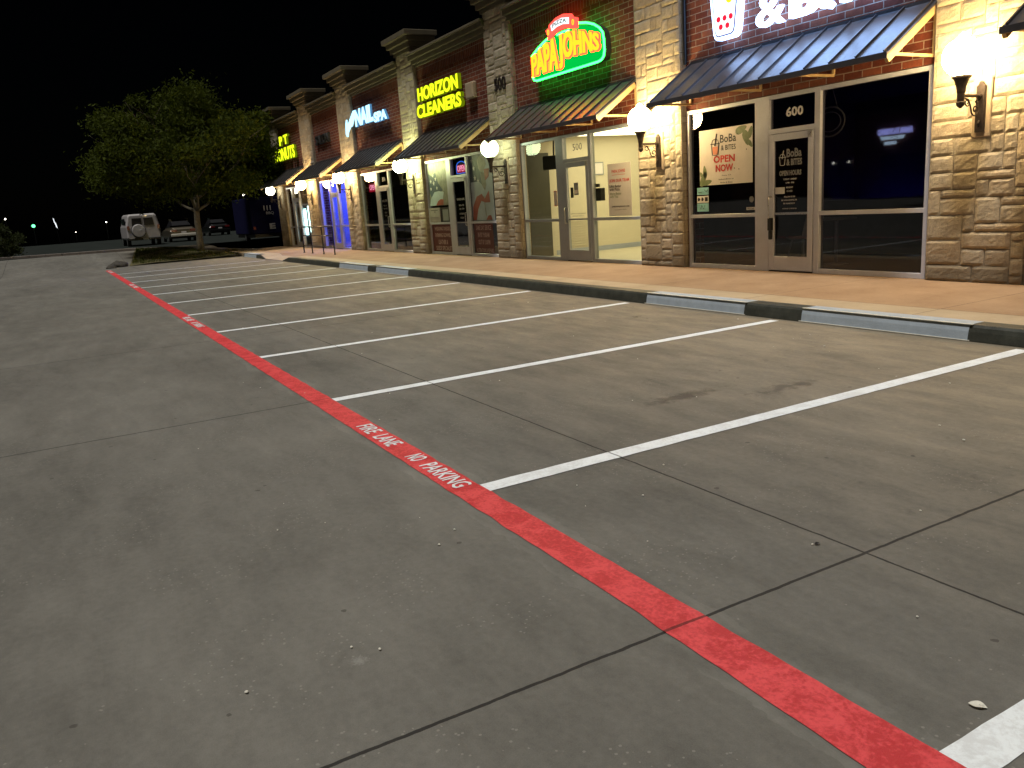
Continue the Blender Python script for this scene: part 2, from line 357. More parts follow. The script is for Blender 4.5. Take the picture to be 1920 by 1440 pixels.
# ------------------------------------------------------------------ mesh builder
class MB:
    def __init__(s): s.v = []; s.f = []; s.t = []; s.tone = 0.5
    def add(s, vs, fs):
        b = len(s.v); s.v += [tuple(p) for p in vs]
        for f in fs: s.f.append([b + i for i in f]); s.t.append(s.tone)
    def box(s, x0, x1, y0, y1, z0, z1):
        s.add([(x0,y0,z0),(x1,y0,z0),(x1,y1,z0),(x0,y1,z0),(x0,y0,z1),(x1,y0,z1),(x1,y1,z1),(x0,y1,z1)],
              [(0,3,2,1),(4,5,6,7),(0,1,5,4),(1,2,6,5),(2,3,7,6),(3,0,4,7)])
    def obox(s, c, sx, sy, sz, mtx):
        vs = [mtx @ Vector((a*sx/2, b*sy/2, d*sz/2)) + Vector(c) for d in (-1,1) for a, b in ((-1,-1),(1,-1),(1,1),(-1,1))]
        s.add(vs, [(0,3,2,1),(4,5,6,7),(0,1,5,4),(1,2,6,5),(2,3,7,6),(3,0,4,7)])
    def bar(s, a, b, w, h):
        a, b = Vector(a), Vector(b); d = b - a
        m = d.to_track_quat('Y', 'Z').to_matrix()
        s.obox((a+b)/2, w, d.length, h, m)
    def tube(s, pts, r, n=8, closed=False, cap=True):
        pts = [Vector(p) for p in pts]; k = len(pts); rr = r if isinstance(r, (list, tuple)) else [r]*k
        rings = []; up = None
        for i, p in enumerate(pts):
            if closed: d = pts[(i+1) % k] - pts[i-1]
            else: d = pts[min(i+1, k-1)] - pts[max(i-1, 0)]
            d.normalize()
            if up is None: up = d.orthogonal().normalized()
            up = (up - d*up.dot(d))
            if up.length < 1e-5: up = d.orthogonal()
            up.normalize(); q = d.cross(up)
            rings.append([p + (up*math.cos(2*math.pi*j/n) + q*math.sin(2*math.pi*j/n))*rr[i] for j in range(n)])
        vs = [v for r_ in rings for v in r_]; fs = []
        for i in range(k if closed else k-1):
            a, b = i*n, ((i+1) % k)*n
            for j in range(n): fs.append((a+j, a+(j+1) % n, b+(j+1) % n, b+j))
        if cap and not closed: fs.append(tuple(range(n))[::-1]); fs.append(tuple((k-1)*n+j for j in range(n)))
        s.add(vs, fs)
    def lathe(s, prof, c, n=20, axis='Z'):
        vs = []; fs = []
        for r, z in prof:
            for j in range(n):
                a = 2*math.pi*j/n; p = (r*math.cos(a), r*math.sin(a), z)
                if axis == 'X': p = (p[2], p[0], p[1])
                if axis == 'Y': p = (p[0], p[2], p[1])
                vs.append((c[0]+p[0], c[1]+p[1], c[2]+p[2]))
        for i in range(len(prof)-1):
            for j in range(n): fs.append((i*n+j, i*n+(j+1) % n, (i+1)*n+(j+1) % n, (i+1)*n+j))
        fs.append(tuple(range(n))[::-1]); fs.append(tuple((len(prof)-1)*n+j for j in range(n)))
        s.add(vs, fs)
    def prism(s, poly, y0, y1, plane='XZ'):
        """polygon (convex or not) extruded through a thickness"""
        n = len(poly)
        def P(a, b, d): return (a, d, b) if plane == 'XZ' else ((a, b, d) if plane == 'XY' else (d, a, b))
        vs = [P(a, b, y0) for a, b in poly] + [P(a, b, y1) for a, b in poly]
        fs = [tuple(range(n)), tuple(range(n, 2*n))[::-1]] + [(i, (i+1) % n, n+(i+1) % n, n+i) for i in range(n)]
        s.add(vs, fs)
    def ball(s, c, r, seg=24, rings=14, sx=1, sy=1, sz=1):
        prof = [(max(1e-4, r*math.sin(math.pi*i/rings)), -r*math.cos(math.pi*i/rings)) for i in range(rings+1)]
        vs = []; fs = []
        for a, z in prof:
            for j in range(seg):
                t = 2*math.pi*j/seg; vs.append((c[0]+a*math.cos(t)*sx, c[1]+a*math.sin(t)*sy, c[2]+z*sz))
        for i in range(rings):
            for j in range(seg): fs.append((i*seg+j, i*seg+(j+1) % seg, (i+1)*seg+(j+1) % seg, (i+1)*seg+j))
        s.add(vs, fs)
    def build(s, name, m, parent=None, smooth=False, bevel=0, recalc=True, tone=False, seg=1):
        me = bpy.data.meshes.new(name); me.from_pydata(s.v, [], s.f)
        if recalc:
            bm = bmesh.new(); bm.from_mesh(me); bmesh.ops.recalc_face_normals(bm, faces=bm.faces); bm.to_mesh(me); bm.free()
        if tone:
            a = me.attributes.new('tone', 'FLOAT', 'FACE'); a.data.foreach_set('value', s.t)
        for mm in (m if isinstance(m, list) else [m]): me.materials.append(mm)
        o = bpy.data.objects.new(name, me); COL.objects.link(o)
        if smooth: me.shade_smooth()
        if bevel:
            b = o.modifiers.new('bevel', 'BEVEL'); b.width = bevel; b.segments = seg; b.limit_method = 'ANGLE'
        if parent: o.parent = parent
        return o

def empty(name, loc=(0,0,0), rz=0):
    o = bpy.data.objects.new(name, None); o.location = loc; o.rotation_euler = (0,0,rz); o.empty_display_size = .3
    COL.objects.link(o); return o
def tag(o, label=None, cat=None, group=None, kind=None):
    if label: o['label'] = label
    if cat: o['category'] = cat
    if group: o['group'] = group
    if kind: o['kind'] = kind
    return o
def struct(o, label=None): o['kind'] = 'structure'; 
def kids(o): return [c for c in bpy.data.objects if c.parent == o]
def copy_tree(o, parent=None):
    c = o.copy(); COL.objects.link(c)
    if parent: c.parent = parent
    for ch in kids(o): copy_tree(ch, c)
    return c

_tc = {}
def text_geo(s, bold=0.0, res=3, spacing=1.0):
    """filled letter outlines of a string, returned as verts/tris in the plane"""
    key = (s, bold, res, spacing)
    if key in _tc: return _tc[key]
    cu = bpy.data.curves.new('t', 'FONT'); cu.body = s; cu.size = 1; cu.offset = bold; cu.resolution_u = res; cu.space_character = spacing
    cu.extrude = .5
    o = bpy.data.objects.new('t', cu); COL.objects.link(o)
    dg = bpy.context.evaluated_depsgraph_get(); dg.update()
    me = bpy.data.meshes.new_from_object(o.evaluated_get(dg))
    vs = [tuple(v.co) for v in me.vertices]; fs = [tuple(p.vertices) for p in me.polygons]
    bpy.data.objects.remove(o); bpy.data.curves.remove(cu); bpy.data.meshes.remove(me)
    x0 = min(v[0] for v in vs); x1 = max(v[0] for v in vs); y0 = min(v[1] for v in vs); y1 = max(v[1] for v in vs)
    vs = [((v[0]-x0)/(x1-x0), (v[1]-y0)/(y1-y0), v[2]+.5) for v in vs]
    _tc[key] = (vs, fs); return vs, fs
def put_text(mb, s, x0, x1, z0, z1, y, depth=.01, bold=0.0, plane='XZ', warp=None, res=3, spacing=1.0):
    """letters fitted to a box; y is the front face, depth runs away from the viewer"""
    vs, fs = text_geo(s, bold, res, spacing); out = []
    for u, v, w in vs:
        X = x0+(x1-x0)*u
        Z = z0+(z1-z0)*v if warp is None else warp(X, v)
        if plane == 'XZ': out.append((X, y+depth*(1-w), Z))
        elif plane == 'XY': out.append((X, Z, y+depth*w))
        elif plane == 'YZ': out.append((y-depth*(1-w), X, Z))     # faces +X
    mb.add(out, fs)
rnd = random.Random(7)

# ------------------------------------------------------------------ ground
def hgt(x):
    t = max(0, min(1, (-x-37)/8.5)); return .42*t*t*(3-2*t)
def sheet(name, xs, ys, m, dz=0, zf=None, label=None):
    mb = MB(); nx, ny = len(xs), len(ys)
    mb.add([(x, y, (zf(x, y) if zf else hgt(x))+dz) for y in ys for x in xs],
           [(j*nx+i, j*nx+i+1, (j+1)*nx+i+1, (j+1)*nx+i) for j in range(ny-1) for i in range(nx-1)])
    o = mb.build(name, m, recalc=False); o['kind'] = 'structure'; return o
xs_ = [-46.5-0*i for i in range(1)] + [-46.5+i*.5 for i in range(1, 20)] + [-37, -30, -20, -10, 0, 15, 40]
sheet('ground', [-900, -300, -120, -60] + xs_ + [120, 900], [-900, -200, -60, 0, 40, 200, 900], M['field'], -.02)
sheet('parking_lot', xs_, [-36, -10, 7.2], M['lot'])
sheet('road', [-96, -70, -46.4], [-60, -10, 12, 45], M['asphalt'], .01)
# verge with its tree, between the last stall and the pale kerb
vx = [-45.0+i*.5 for i in range(0, 17)]
mb = MB(); vs = []; nx = len(vx); ny = 22
def vlim(x):   # verge outline: nose at the front, following the kerb behind
    return 2.7+max(0, (-37.2-x))*.12, 7.9 if x > -38.6 else 8.4-(-38.6-x)*.62
for j in range(ny+1):
    for x in vx:
        a, b = vlim(x); b = max(b, a+.3); y = a+(b-a)*j/ny
        e = min(1, 6*j/ny, 6*(ny-j)/ny)
        vs.append((x, y, hgt(x)+.01+e*(.06+.03*noise.noise(Vector((x, y, 0))*1.3))))
mb.add(vs, [(j*nx+i, j*nx+i+1, (j+1)*nx+i+1, (j+1)*nx+i) for j in range(ny) for i in range(nx-1)])
mb.build('verge', M['grass'], recalc=False, smooth=True)['kind'] = 'structure'
# grass blades on the verge
mb = MB(); rg = random.Random(3)
for k in range(5200):
    x = rg.uniform(-44.6, -37.2); a, b = vlim(x); b = max(b, a+.3); y = rg.uniform(a+.1, b-.1)
    if noise.noise(Vector((x*.7, y*1.1, 3))) < -.12: continue
    z = hgt(x)+.05; h = rg.uniform(.06, .15); w = .012; t = rg.uniform(0, 6.28); c, s_ = math.cos(t)*w, math.sin(t)*w
    mb.add([(x-c, y-s_, z), (x+c, y+s_, z), (x+rg.uniform(-.05, .05), y+rg.uniform(-.05, .05), z+h)], [(0, 1, 2)])
tag(mb.build('grass', M['leaf'], recalc=False), 'short patchy grass on the verge around the tree', 'grass', kind='stuff')
# pale kerb along the far edge of the lot
kp = [(-56, -14), (-52, -8), (-47.9, -2.3), (-46.2, .5), (-45.2, 3.6), (-42.9, 5.9), (-39.8, 7.75), (-38.8, 8.6)]
mb = MB()
for (a, b) in zip(kp, kp[1:]):
    n = 4
    for i in range(n):
        p = [a[0]+(b[0]-a[0])*i/n, a[1]+(b[1]-a[1])*i/n]; q = [a[0]+(b[0]-a[0])*(i+1)/n, a[1]+(b[1]-a[1])*(i+1)/n]
        mb.bar((p[0], p[1], hgt(p[0])+.05), (q[0], q[1], hgt(q[0])+.05), .3, .16)
mb.build('kerb_far', M['kerbpale'], bevel=.02)['kind'] = 'structure'

# sidewalk with a ramp opening
mb = MB()
KY = 7.2
mb.box(-28.9, 5, KY, 10.35, -.05, .15)
mb.box(-41.2, -33.2, KY, 10.35, -.05, .15)
mb.box(-33.2, -28.9, 8.6, 10.35, -.05, .15)
mb.add([(-33.2, KY, .15), (-32.4, KY, .012), (-29.8, KY, .012), (-28.9, KY, .15), (-33.2, 8.6, .15), (-32.4, 8.6, .15), (-29.8, 8.6, .15), (-28.9, 8.6, .15)],
       [(0, 1, 5, 4), (1, 2, 6, 5), (2, 3, 7, 6)])
mb.build('sidewalk', M['walk'])['kind'] = 'structure'
# kerb: black painted face with grey painted lengths
def kerb_prof(d=0):
    return [(KY+.2, -.02), (7.155-d, -.02), (7.155-d, .012), (7.168-d, .09), (7.18-d, .128), (7.2, .1505+d*.4), (KY+.2, .1505+d*.4)]
def kerb_run(x0, x1, name, m, d=0, h0=1, h1=1):
    n = max(1, int((x1-x0)/.5)); mb = MB(); pr = kerb_prof(d)
    vs = []
    for i in range(n+1):
        t = i/n; x = x0+(x1-x0)*t; h = h0+(h1-h0)*t
        vs += [(x, y+ (.003*noise.noise(Vector((x*3, z*9, 0)))), z*h if z > 0 else z) for y, z in pr]
    k = len(pr); fs = [(i*k+j, (i+1)*k+j, (i+1)*k+(j+1) % k, i*k+(j+1) % k) for i in range(n) for j in range(k)]
    fs += [tuple(range(k)), tuple(n*k+j for j in range(k))[::-1]]
    mb.add(vs, fs); return mb.build(name, m)
kt = empty('kerb'); kt['kind'] = 'structure'
k_ = kerb_run(-28.9, 5, 'kerb_face', M['kerbdark']); k_.parent = kt
k_ = kerb_run(-36.4, -33.2, 'kerb_face', M['kerbdark']); k_.parent = kt
k_ = kerb_run(-33.2, -32.4, 'kerb_face', M['kerbdark'], 0, 1, .06); k_.parent = kt
k_ = kerb_run(-29.8, -28.9, 'kerb_face', M['kerbdark'], 0, .06, 1); k_.parent = kt
for a, b in ((-6.27, -4.36), (-9.0, -7.14), (-19.95, -17.8), (-23.0, -20.6), (-36.2, -33.9), (-1.6, .3)):
    g = kerb_run(a, b, 'kerb_painted_length', M['kerbgrey'], .003); g.parent = kt
    mb = MB()
    mb.box(a-.03, b+.02, 7.143, 7.157, .004, .014); mb.box(a, b+.03, 7.168, 7.2, .1515, .1585)
    mb.build('kerb_paint_edge', M['kerbedge'], g, bevel=.002)

# painted lines, each a thin coat on the lot
def coat(name, x0, x1, y0, y1, m, z=.004, step=.12, amp=.006, zf=hgt, seed=0):
    mb = MB(); nx = max(1, round((x1-x0)/step)); ny = max(1, round((y1-y0)/step)); vs = []
    for j in range(ny+1):
        for i in range(nx+1):
            x = x0+(x1-x0)*i/nx; y = y0+(y1-y0)*j/ny
            if i in (0, nx) and ny > nx: x += amp*noise.noise(Vector((y*6, i*7+seed, seed)))
            if j in (0, ny) and nx > ny: y += amp*noise.noise(Vector((x*6, j*7+seed, seed)))
            if name == 'fire_lane_stripe' and j < ny: y -= .035*max(0, min(1, (x+2.4)/1.3))*(1-j/ny)
            vs.append((x, y, zf(x)+z))
    mb.add(vs, [(j*(nx+1)+i, j*(nx+1)+i+1, (j+1)*(nx+1)+i+1, (j+1)*(nx+1)+i) for j in range(ny) for i in range(nx)])
    return mb.build(name, m, recalc=False)
stripe = coat('fire_lane_stripe', -34.9, 3.0, 1.685, 1.862, M['red'], .004, .06, .008, seed=2)
tag(stripe, 'long red painted fire lane stripe with white lettering across the stall ends', 'lane stripe')
for x in (-4.6, -13.6, -24.0, -33.4):
    for words_, a_, b_ in (('FIRE', -.98, -.72), ('LANE', -.63, -.33), ('NO', -.04, .09), ('PARKING', .19, .70)):
        mb = MB(); put_text(mb, words_, x+a_, x+b_, 1.722, 1.838, .0055, .002, .012, 'XY', res=2); mb.build('lettering', M['white'], stripe)
XL = [-1.10, -3.82, -6.58, -9.33, -12.08, -14.87, -17.59, -20.33, -23.05, -25.78, -28.52, -31.25]
words = ['nearest', 'second nearest', 'third', 'fourth', 'fifth', 'sixth', 'seventh', 'eighth', 'ninth', 'tenth', 'eleventh', 'farthest']
for i, x in enumerate(XL):
    ye = 7.06 if x > -28 else 6.9
    o = coat('stall_line', x-.05, x+.078, 1.862, ye, M['white'], .0044, .1, .006, seed=i*3)
    tag(o, 'white painted stall line, %s from the camera along the red stripe' % words[i], 'stall line', 'white parking stall lines')

# debris on the lot
deb = [(-1.2, 2.14), (-3.16, 2.45), (-2.54, .7), (-2.7, 2.11), (-2.24, 2.64)]
mb = MB(); rg = random.Random(11)
for k in range(70):
    if k < 5 and k != 2: x, y = deb[k]
    else: x = -1.5-abs(rg.gauss(0, 6)); y = rg.uniform(.2, 6.9)
    r = rg.uniform(.0025, .006) if k % 9 else .008
    mb.ball((x, y, r*.5+.004), r, 6, 4, rg.uniform(.8, 1.6), rg.uniform(.8, 1.3), .6)
tag(mb.build('gravel', M['kerbedge'], recalc=False), 'tiny pale pebbles scattered over the parking lot', 'pebbles', kind='stuff')
def leaf(x, y, z, rz, s, m, label):
    mb = MB(); pts = []
    for i in range(9):
        t = i/8; w = math.sin(math.pi*min(1, t*1.02))**.8*.32*s; pts.append((t*s-.5*s, w))
    vs = []; c, sn = math.cos(rz), math.sin(rz)
    for i, (a, w) in enumerate(pts):
        for sg, zz in ((-1, .2), (0, 0), (1, .26)):
            X, Y = a, sg*w; vs.append((x+X*c-Y*sn, y+X*sn+Y*c, z+zz*w*1.4+.08*s*math.sin(a*9/s)*.2+.003))
    fs = [(i*3+j, i*3+j+1, (i+1)*3+j+1, (i+1)*3+j) for i in range(8) for j in range(2)]
    mb.add(vs, fs); o = mb.build('fallen_leaf', m, recalc=False); tag(o, label, 'leaf')
leaf(-1.205, 2.13, .004, .5, .05, M['kerbedge'], 'pale dry curled leaf on the concrete beside the nearest white line')
leaf(-2.23, 2.66, .004, 1.5, .03, M['black'], 'small dark leaf on the concrete just above the crossing of the joints')

# ------------------------------------------------------------------ building
B = empty('strip_mall', (-18, 10, 0))
tag(B, 'long one storey shopping strip of red brick with tall limestone piers and glass shopfronts', 'building')
def bp(mb, name, m, parent=None, **kw):
    o = mb.build(name, m, None, **kw)
    o.parent = parent or B
    # keep world placement: the root Empty only marks the base
    if (parent or B) is B: o.matrix_parent_inverse = Matrix.Translation(Vector((18, -10, 0)))
    return o
BAYS = [  # left, right of shop front, wide mullion x, door left, right
    dict(n=100, l=-39.2, r=-35.45, m=(-38.3, -38.05), d=(-37.95, -37.1)),
    dict(n=200, l=-33.75, r=-30.25, m=(-32.5, -32.3), d=(-32.25, -31.5)),
    dict(n=300, l=-28.65, r=-24.2, m=(-27.2, -26.95), d=(-26.88, -26.0)),
    dict(n=400, l=-22.85, r=-18.5, m=(-21.4, -21.12), d=(-21.05, -20.18)),
    dict(n=500, l=-17.2, r=-12.68, m=(-15.66, -15.36), d=(-15.30, -14.42)),
    dict(n=600, l=-11.35, r=-6.75, m=(-9.76, -9.47), d=(-9.42, -8.60)),
    dict(n=700, l=-5.4, r=-.9, m=(-3.9, -3.6), d=(-3.55, -2.7)),
]
PIERS = [(-40.6, -39.3), (-35.4, -33.8), (-30.2, -28.7), (-24.12, -22.9), (-18.45, -17.22), (-12.62, -11.40), (-6.68, -5.45), (-.85, .4)]
FY = 10.06      # wall and frame plane
ZH = 2.85; ZR = 1.05; ZB = .152

def ashlar(x0, x1, z0, z1, yf, seed, q=3):
    """coursed random rubble: cells merged to blocks, each block a rough-faced lump"""
    rg = random.Random(seed); mb = MB()
    cu = .105
    nx = max(3, round((x1-x0)/.15)); nz = round((z1-z0)/cu); used = [[0]*nz for _ in range(nx)]
    cw = (x1-x0)/nx; ch = (z1-z0)/nz
    for j in range(nz):
        for i in range(nx):
            if used[i][j]: continue
            w = rg.choice((1, 2, 2, 3, 3, 4, 4)); h = rg.choice((1, 2, 2, 2, 2, 3))
            if w == 1: h = max(h, 2)
            w = min(w, nx-i); h = min(h, nz-j)
            while any(used[i+a][j] for a in range(w)): w -= 1
            while any(used[i+a][j+b] for a in range(w) for b in range(h)): h -= 1
            for a in range(w):
                for b in range(h): used[i+a][j+b] = 1
            g = .004
            X0, X1, Z0, Z1 = x0+i*cw+g, x0+(i+w)*cw-g, z0+j*ch+g, z0+(j+h)*ch-g
            if i == 0: X0 = x0-.004*rg.random()
            if i+w == nx: X1 = x1+.004*rg.random()
            mb.tone = rg.random()
            pro = rg.uniform(.0, .009); nu, nv = max(2, w*q), max(2, h*q)
            vs = []; off = Vector((rg.random()*50, rg.random()*50, 0)); tx = rg.uniform(-.008, .008); tz = rg.uniform(-.008, .008)
            for v in range(nv+1):
                for u in range(nu+1):
                    s, t = u/nu, v/nv; X = X0+(X1-X0)*s; Z = Z0+(Z1-Z0)*t
                    e = min(1, 4*min(s, 1-s, 9)*(X1-X0)/.12, 4*min(t, 1-t)*(Z1-Z0)/.12)
                    e = e**.5 if e > 0 else 0
                    d = pro+.006*noise.noise(Vector((X, Z, 0))*9+off)+.006*noise.noise(Vector((X, Z, 0))*30+off)+tx*(s-.5)+tz*(t-.5)
                    if u in (0, nu) or v in (0, nv):
                        X += .004*noise.noise(Vector((X*14, Z*14, 5))); Z += .004*noise.noise(Vector((X*14, Z*14, 9)))
                    vs.append((X, yf-.004-max(-.002, (d+.012)*e), Z))
            k = nu+1; fs = [(v*k+u, v*k+u+1, (v+1)*k+u+1, (v+1)*k+u) for v in range(nv) for u in range(nu)]
            # skirt back to the mortar bed
            bd = [u for u in range(nu+1)]+[v*k+nu for v in range(1, nv+1)]+[nv*k+u for u in range(nu-1, -1, -1)]+[v*k for v in range(nv-1, 0, -1)]
            base = len(vs); vs += [(vs[b_][0], yf+.02, vs[b_][2]) for b_ in bd]; n = len(bd)
            fs += [(bd[a], base+a, base+(a+1) % n, bd[(a+1) % n]) for a in range(n)]
            mb.add(vs, fs)
    return mb
PF = 9.955
for i, (a, b) in enumerate(PIERS):
    q = 3 if a > -20 else (2 if a > -26 else 1)
    mb = ashlar(a, b, .15, 6.0, PF, 20+i, q)
    # side faces: blocks wrap round as flat quoins
    rg = random.Random(90+i)
    for xs, sg in ((a, -1), (b, 1)):
        z = .15
        while z < 5.98:
            h = rg.choice((.105, .21, .21, .315)); z1 = min(6.0, z+h); mb.tone = rg.random()
            mb.box(min(xs, xs+sg*.02), max(xs, xs+sg*.02), PF+.02, 10.2, z+.006, z1-.006); z = z1
    p = bp(mb, 'stone_pier', M['stone'], tone=True)
    mb = MB(); mb.box(a+.006, b-.006, PF+.008, 10.4, .14, 6.0)
    bp(mb, 'mortar_core', M['mortar'], p)
    # stepped cap above the parapet
    mb = MB()
    for k, (dz, o_) in enumerate(((5.96, .05), (6.06, .12), (6.20, .20), (6.34, .30))):
        mb.box(a-o_, b+o_, PF-o_, 10.6+o_*.3, dz, (6.06, 6.20, 6.34, 6.48)[k]-(.0))
    bp(mb, 'pier_cap', M['cornice'], bevel=.012)
for i, bay in enumerate(BAYS):
    a, b = PIERS[i][1], PIERS[i+1][0]
    mb = MB(); mb.box(a-.1, b+.1, FY, 10.4, ZH+.012, 5.20); 
    # brick jambs between pier and frame
    if bay['l']-a > .03: mb.box(a-.1, bay['l']-.002, FY, 10.4, .14, ZH+.012)
    if b-bay['r'] > .03: mb.box(bay['r']+.002, b+.1, FY, 10.4, .14, ZH+.012)
    bp(mb, 'brick_wall', M['brick'])
    mb = MB(); mb.box(a-.1, b+.1, FY-.012, 10.4, 5.203, 5.48); bp(mb, 'soldier_course', M['soldier'])
    mb = MB()
    mb.box(a-.1, b+.1, FY-.06, 10.4, 5.483, 5.56); mb.box(a-.1, b+.1, FY-.12, 10.4, 5.56, 5.68)
    mb.box(a-.1, b+.1, FY-.20, 10.4, 5.68, 5.80); mb.box(a-.1, b+.1, FY-.26, 10.5, 5.80, 5.86)
    bp(mb, 'cornice', M['cornice'], bevel=.01)
# roof, end walls, back
mb = MB(); mb.box(-40.6, .4, 10.401, 22, 5.0, 5.2); bp(mb, 'roof', M['dark'])
mb = MB(); mb.box(-40.6, -40.35, 10.42, 22, 0, 5.0); bp(mb, 'end_wall', M['brick'])
mb = MB(); mb.box(-40.35, .4, 21.8, 22, 0, 5.0); bp(mb, 'back_wall', M['brick'])

def frame_piece(mb, x0, x1, z0, z1, f=.05): mb.box(x0, x1, FY-.02, FY+.09, z0, z1)
PANES = {}
for bay in BAYS:
    n, l, r = bay['n'], bay['l'], bay['r']; m0, m1 = bay['m']; d0, d1 = bay['d']
    am = M['alu'] if n not in (500,) else M['aludark']
    gm = M['glassclear'] if n in (500, 200, 100) else M['glass']
    f = .055
    mb = MB()
    # verticals run full height, horizontals butt between them
    for x0, x1 in ((l, l+f), (m0, m1), (d1+.01, d1+.01+.1), (r-f, r)):
        mb.box(x0, x1, FY-.022, FY+.085, ZB, ZH)
    dl = m1; dr = d1+.01
    for x0, x1, z0, z1 in ((l+f, m0, ZB, ZB+.07), (l+f, m0, ZR-.03, ZR+.03), (l+f, m0, ZH-.06, ZH), (dl, dr, ZH-.06, ZH), (dl, dr, 2.27, 2.345),
                           (d1+.11, r-f, ZB, ZB+.07), (d1+.11, r-f, ZR-.03, ZR+.03), (d1+.11, r-f, ZH-.06, ZH)):
        mb.box(x0+.0005, x1-.0005, FY-.018, FY+.08, z0, z1)
    fr = bp(mb, 'storefront_frame', am, bevel=.003)
    inv = Matrix.Identity(4)
    def pane(x0, x1, z0, z1, name='window_pane', par=fr):
        q = MB(); q.box(x0-.01, x1+.01, FY+.03, FY+.038, z0-.01, z1+.01)
        return bp(q, name, gm, par)
    pane(l+f, m0, ZR+.03, ZH-.06); pane(l+f, m0, ZB+.07, ZR-.03)
    pane(dl, dr, 2.345, ZH-.06, 'transom_pane')
    pane(d1+.11, r-f, ZR+.03, ZH-.06); pane(d1+.11, r-f, ZB+.07, ZR-.03)
    # door leaf
    mb = MB(); s = .095; dz0, dz1 = ZB+.022, 2.262
    a_, b_ = m1+.012, d1-.002
    mb.box(a_, a_+s, FY-.03, FY+.03, dz0, dz1); mb.box(b_-s, b_, FY-.03, FY+.03, dz0, dz1)
    mb.box(a_+s, b_-s, FY-.028, FY+.028, dz0, dz0+.22); mb.box(a_+s, b_-s, FY-.028, FY+.028, dz1-.10, dz1)
    dr_ = bp(mb, 'door', am, bevel=.003)
    q = MB(); q.box(a_+s-.01, b_-s+.01, FY-.004, FY+.004, dz0+.21, dz1-.09); bp(q, 'door_pane', gm, dr_)
    q = MB(); q.box(a_+s, b_-s, FY-.02, FY+.05, 1.04, 1.075); bp(q, 'push_bar', M['steel'], dr_)
    q = MB(); hx = (a_+.055) if n in (600, 500) else (b_-.055)
    q.tube([(hx, FY-.03, 1.32), (hx, FY-.09, 1.32), (hx, FY-.095, 1.28), (hx, FY-.095, 1.02), (hx, FY-.09, .98), (hx, FY-.03, .98)], .012, 8)
    bp(q, 'door_handle', M['steel'], dr_, smooth=True)
    q = MB(); q.box(b_-.09, b_-.02, FY-.05, FY-.031, 2.16, 2.25); bp(q, 'hinge_pivot', M['steel'], dr_, bevel=.004)
    q = MB(); q.box(a_, b_, FY-.03, FY+.06, ZB-.001, ZB+.014); bp(q, 'threshold', M['black'], dr_)
    bay['door'] = dr_; bay['frame'] = fr
    # shop interior: floor, ceiling, side walls, back
    X0, X1 = l-.15, r+.15; dpt = 14.6
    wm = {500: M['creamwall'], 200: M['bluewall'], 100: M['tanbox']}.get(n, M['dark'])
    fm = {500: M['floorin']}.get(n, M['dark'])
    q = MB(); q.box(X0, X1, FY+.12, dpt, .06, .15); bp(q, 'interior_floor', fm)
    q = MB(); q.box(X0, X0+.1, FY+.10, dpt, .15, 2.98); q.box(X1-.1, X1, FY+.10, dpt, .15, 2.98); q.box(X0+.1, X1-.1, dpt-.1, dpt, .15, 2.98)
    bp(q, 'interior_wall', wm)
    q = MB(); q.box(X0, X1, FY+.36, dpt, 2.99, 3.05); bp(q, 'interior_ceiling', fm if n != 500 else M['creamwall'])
    if n == 500:
        q = MB(); q.box(-16.9, -13.2, 11.0, 14.0, 2.955, 2.985); bp(q, 'ceiling_light', M['e_room'])
        q = MB(); q.box(X0+.1, X0+.115, 10.95, dpt-.1, .15, .27); bp(q, 'baseboard', M['aludark'])
        q = MB(); q.box(X0+.1, X0+.14, 10.22, 10.83, .15, 2.62); bp(q, 'dark_menu_panel', M['menu'])
        q = MB()
        for k in range(12): q.box(X0+.1, X0+.13, 11.3, 12.25, .33+k*.06, .37+k*.06)
        bp(q, 'louvred_panel', M['creamwall'])
    if n == 200:
        q = MB(); q.box(-33.4, -30.6, 11.2, 11.3, 2.85, 2.95); q.box(-33.4, -30.6, 12.6, 12.7, 2.85, 2.95); bp(q, 'led_tube', M['e_blue'])
        q = MB(); q.box(X0+.1, X1-.4, 12.9, 13.3, .15, 1.15); bp(q, 'counter', M['bluewall'])
    if n == 600:
        q = MB(); q.box(X0+.1, X1-.1, 13.2, 13.9, .15, 1.12); bp(q, 'counter', M['dark'])
        q = MB(); q.tube([(X0+.3, 14.0, 1.02), (X1-.3, 14.0, 1.02)], .03, 8); bp(q, 'led_strip', M['e_bluestrip'])

# small fixings on the 600 door
q = MB(); q.box(-9.43, -9.36, FY-.10, FY-.03, .80, 1.0); q.box(-9.42, -9.37, FY-.09, FY-.04, .66, .80)
o = q.build('key_lockbox', M['black'], bevel=.01); tag(o, 'small black lockbox hanging from the handle of the 600 door', 'lockbox')
# downpipe / black conduit in the corner beside the pier
q = MB(); q.tube([(-11.33, FY-.05, 3.62), (-11.33, FY-.05, 5.4)], .03, 8)
o = bp(q, 'conduit', M['black'])

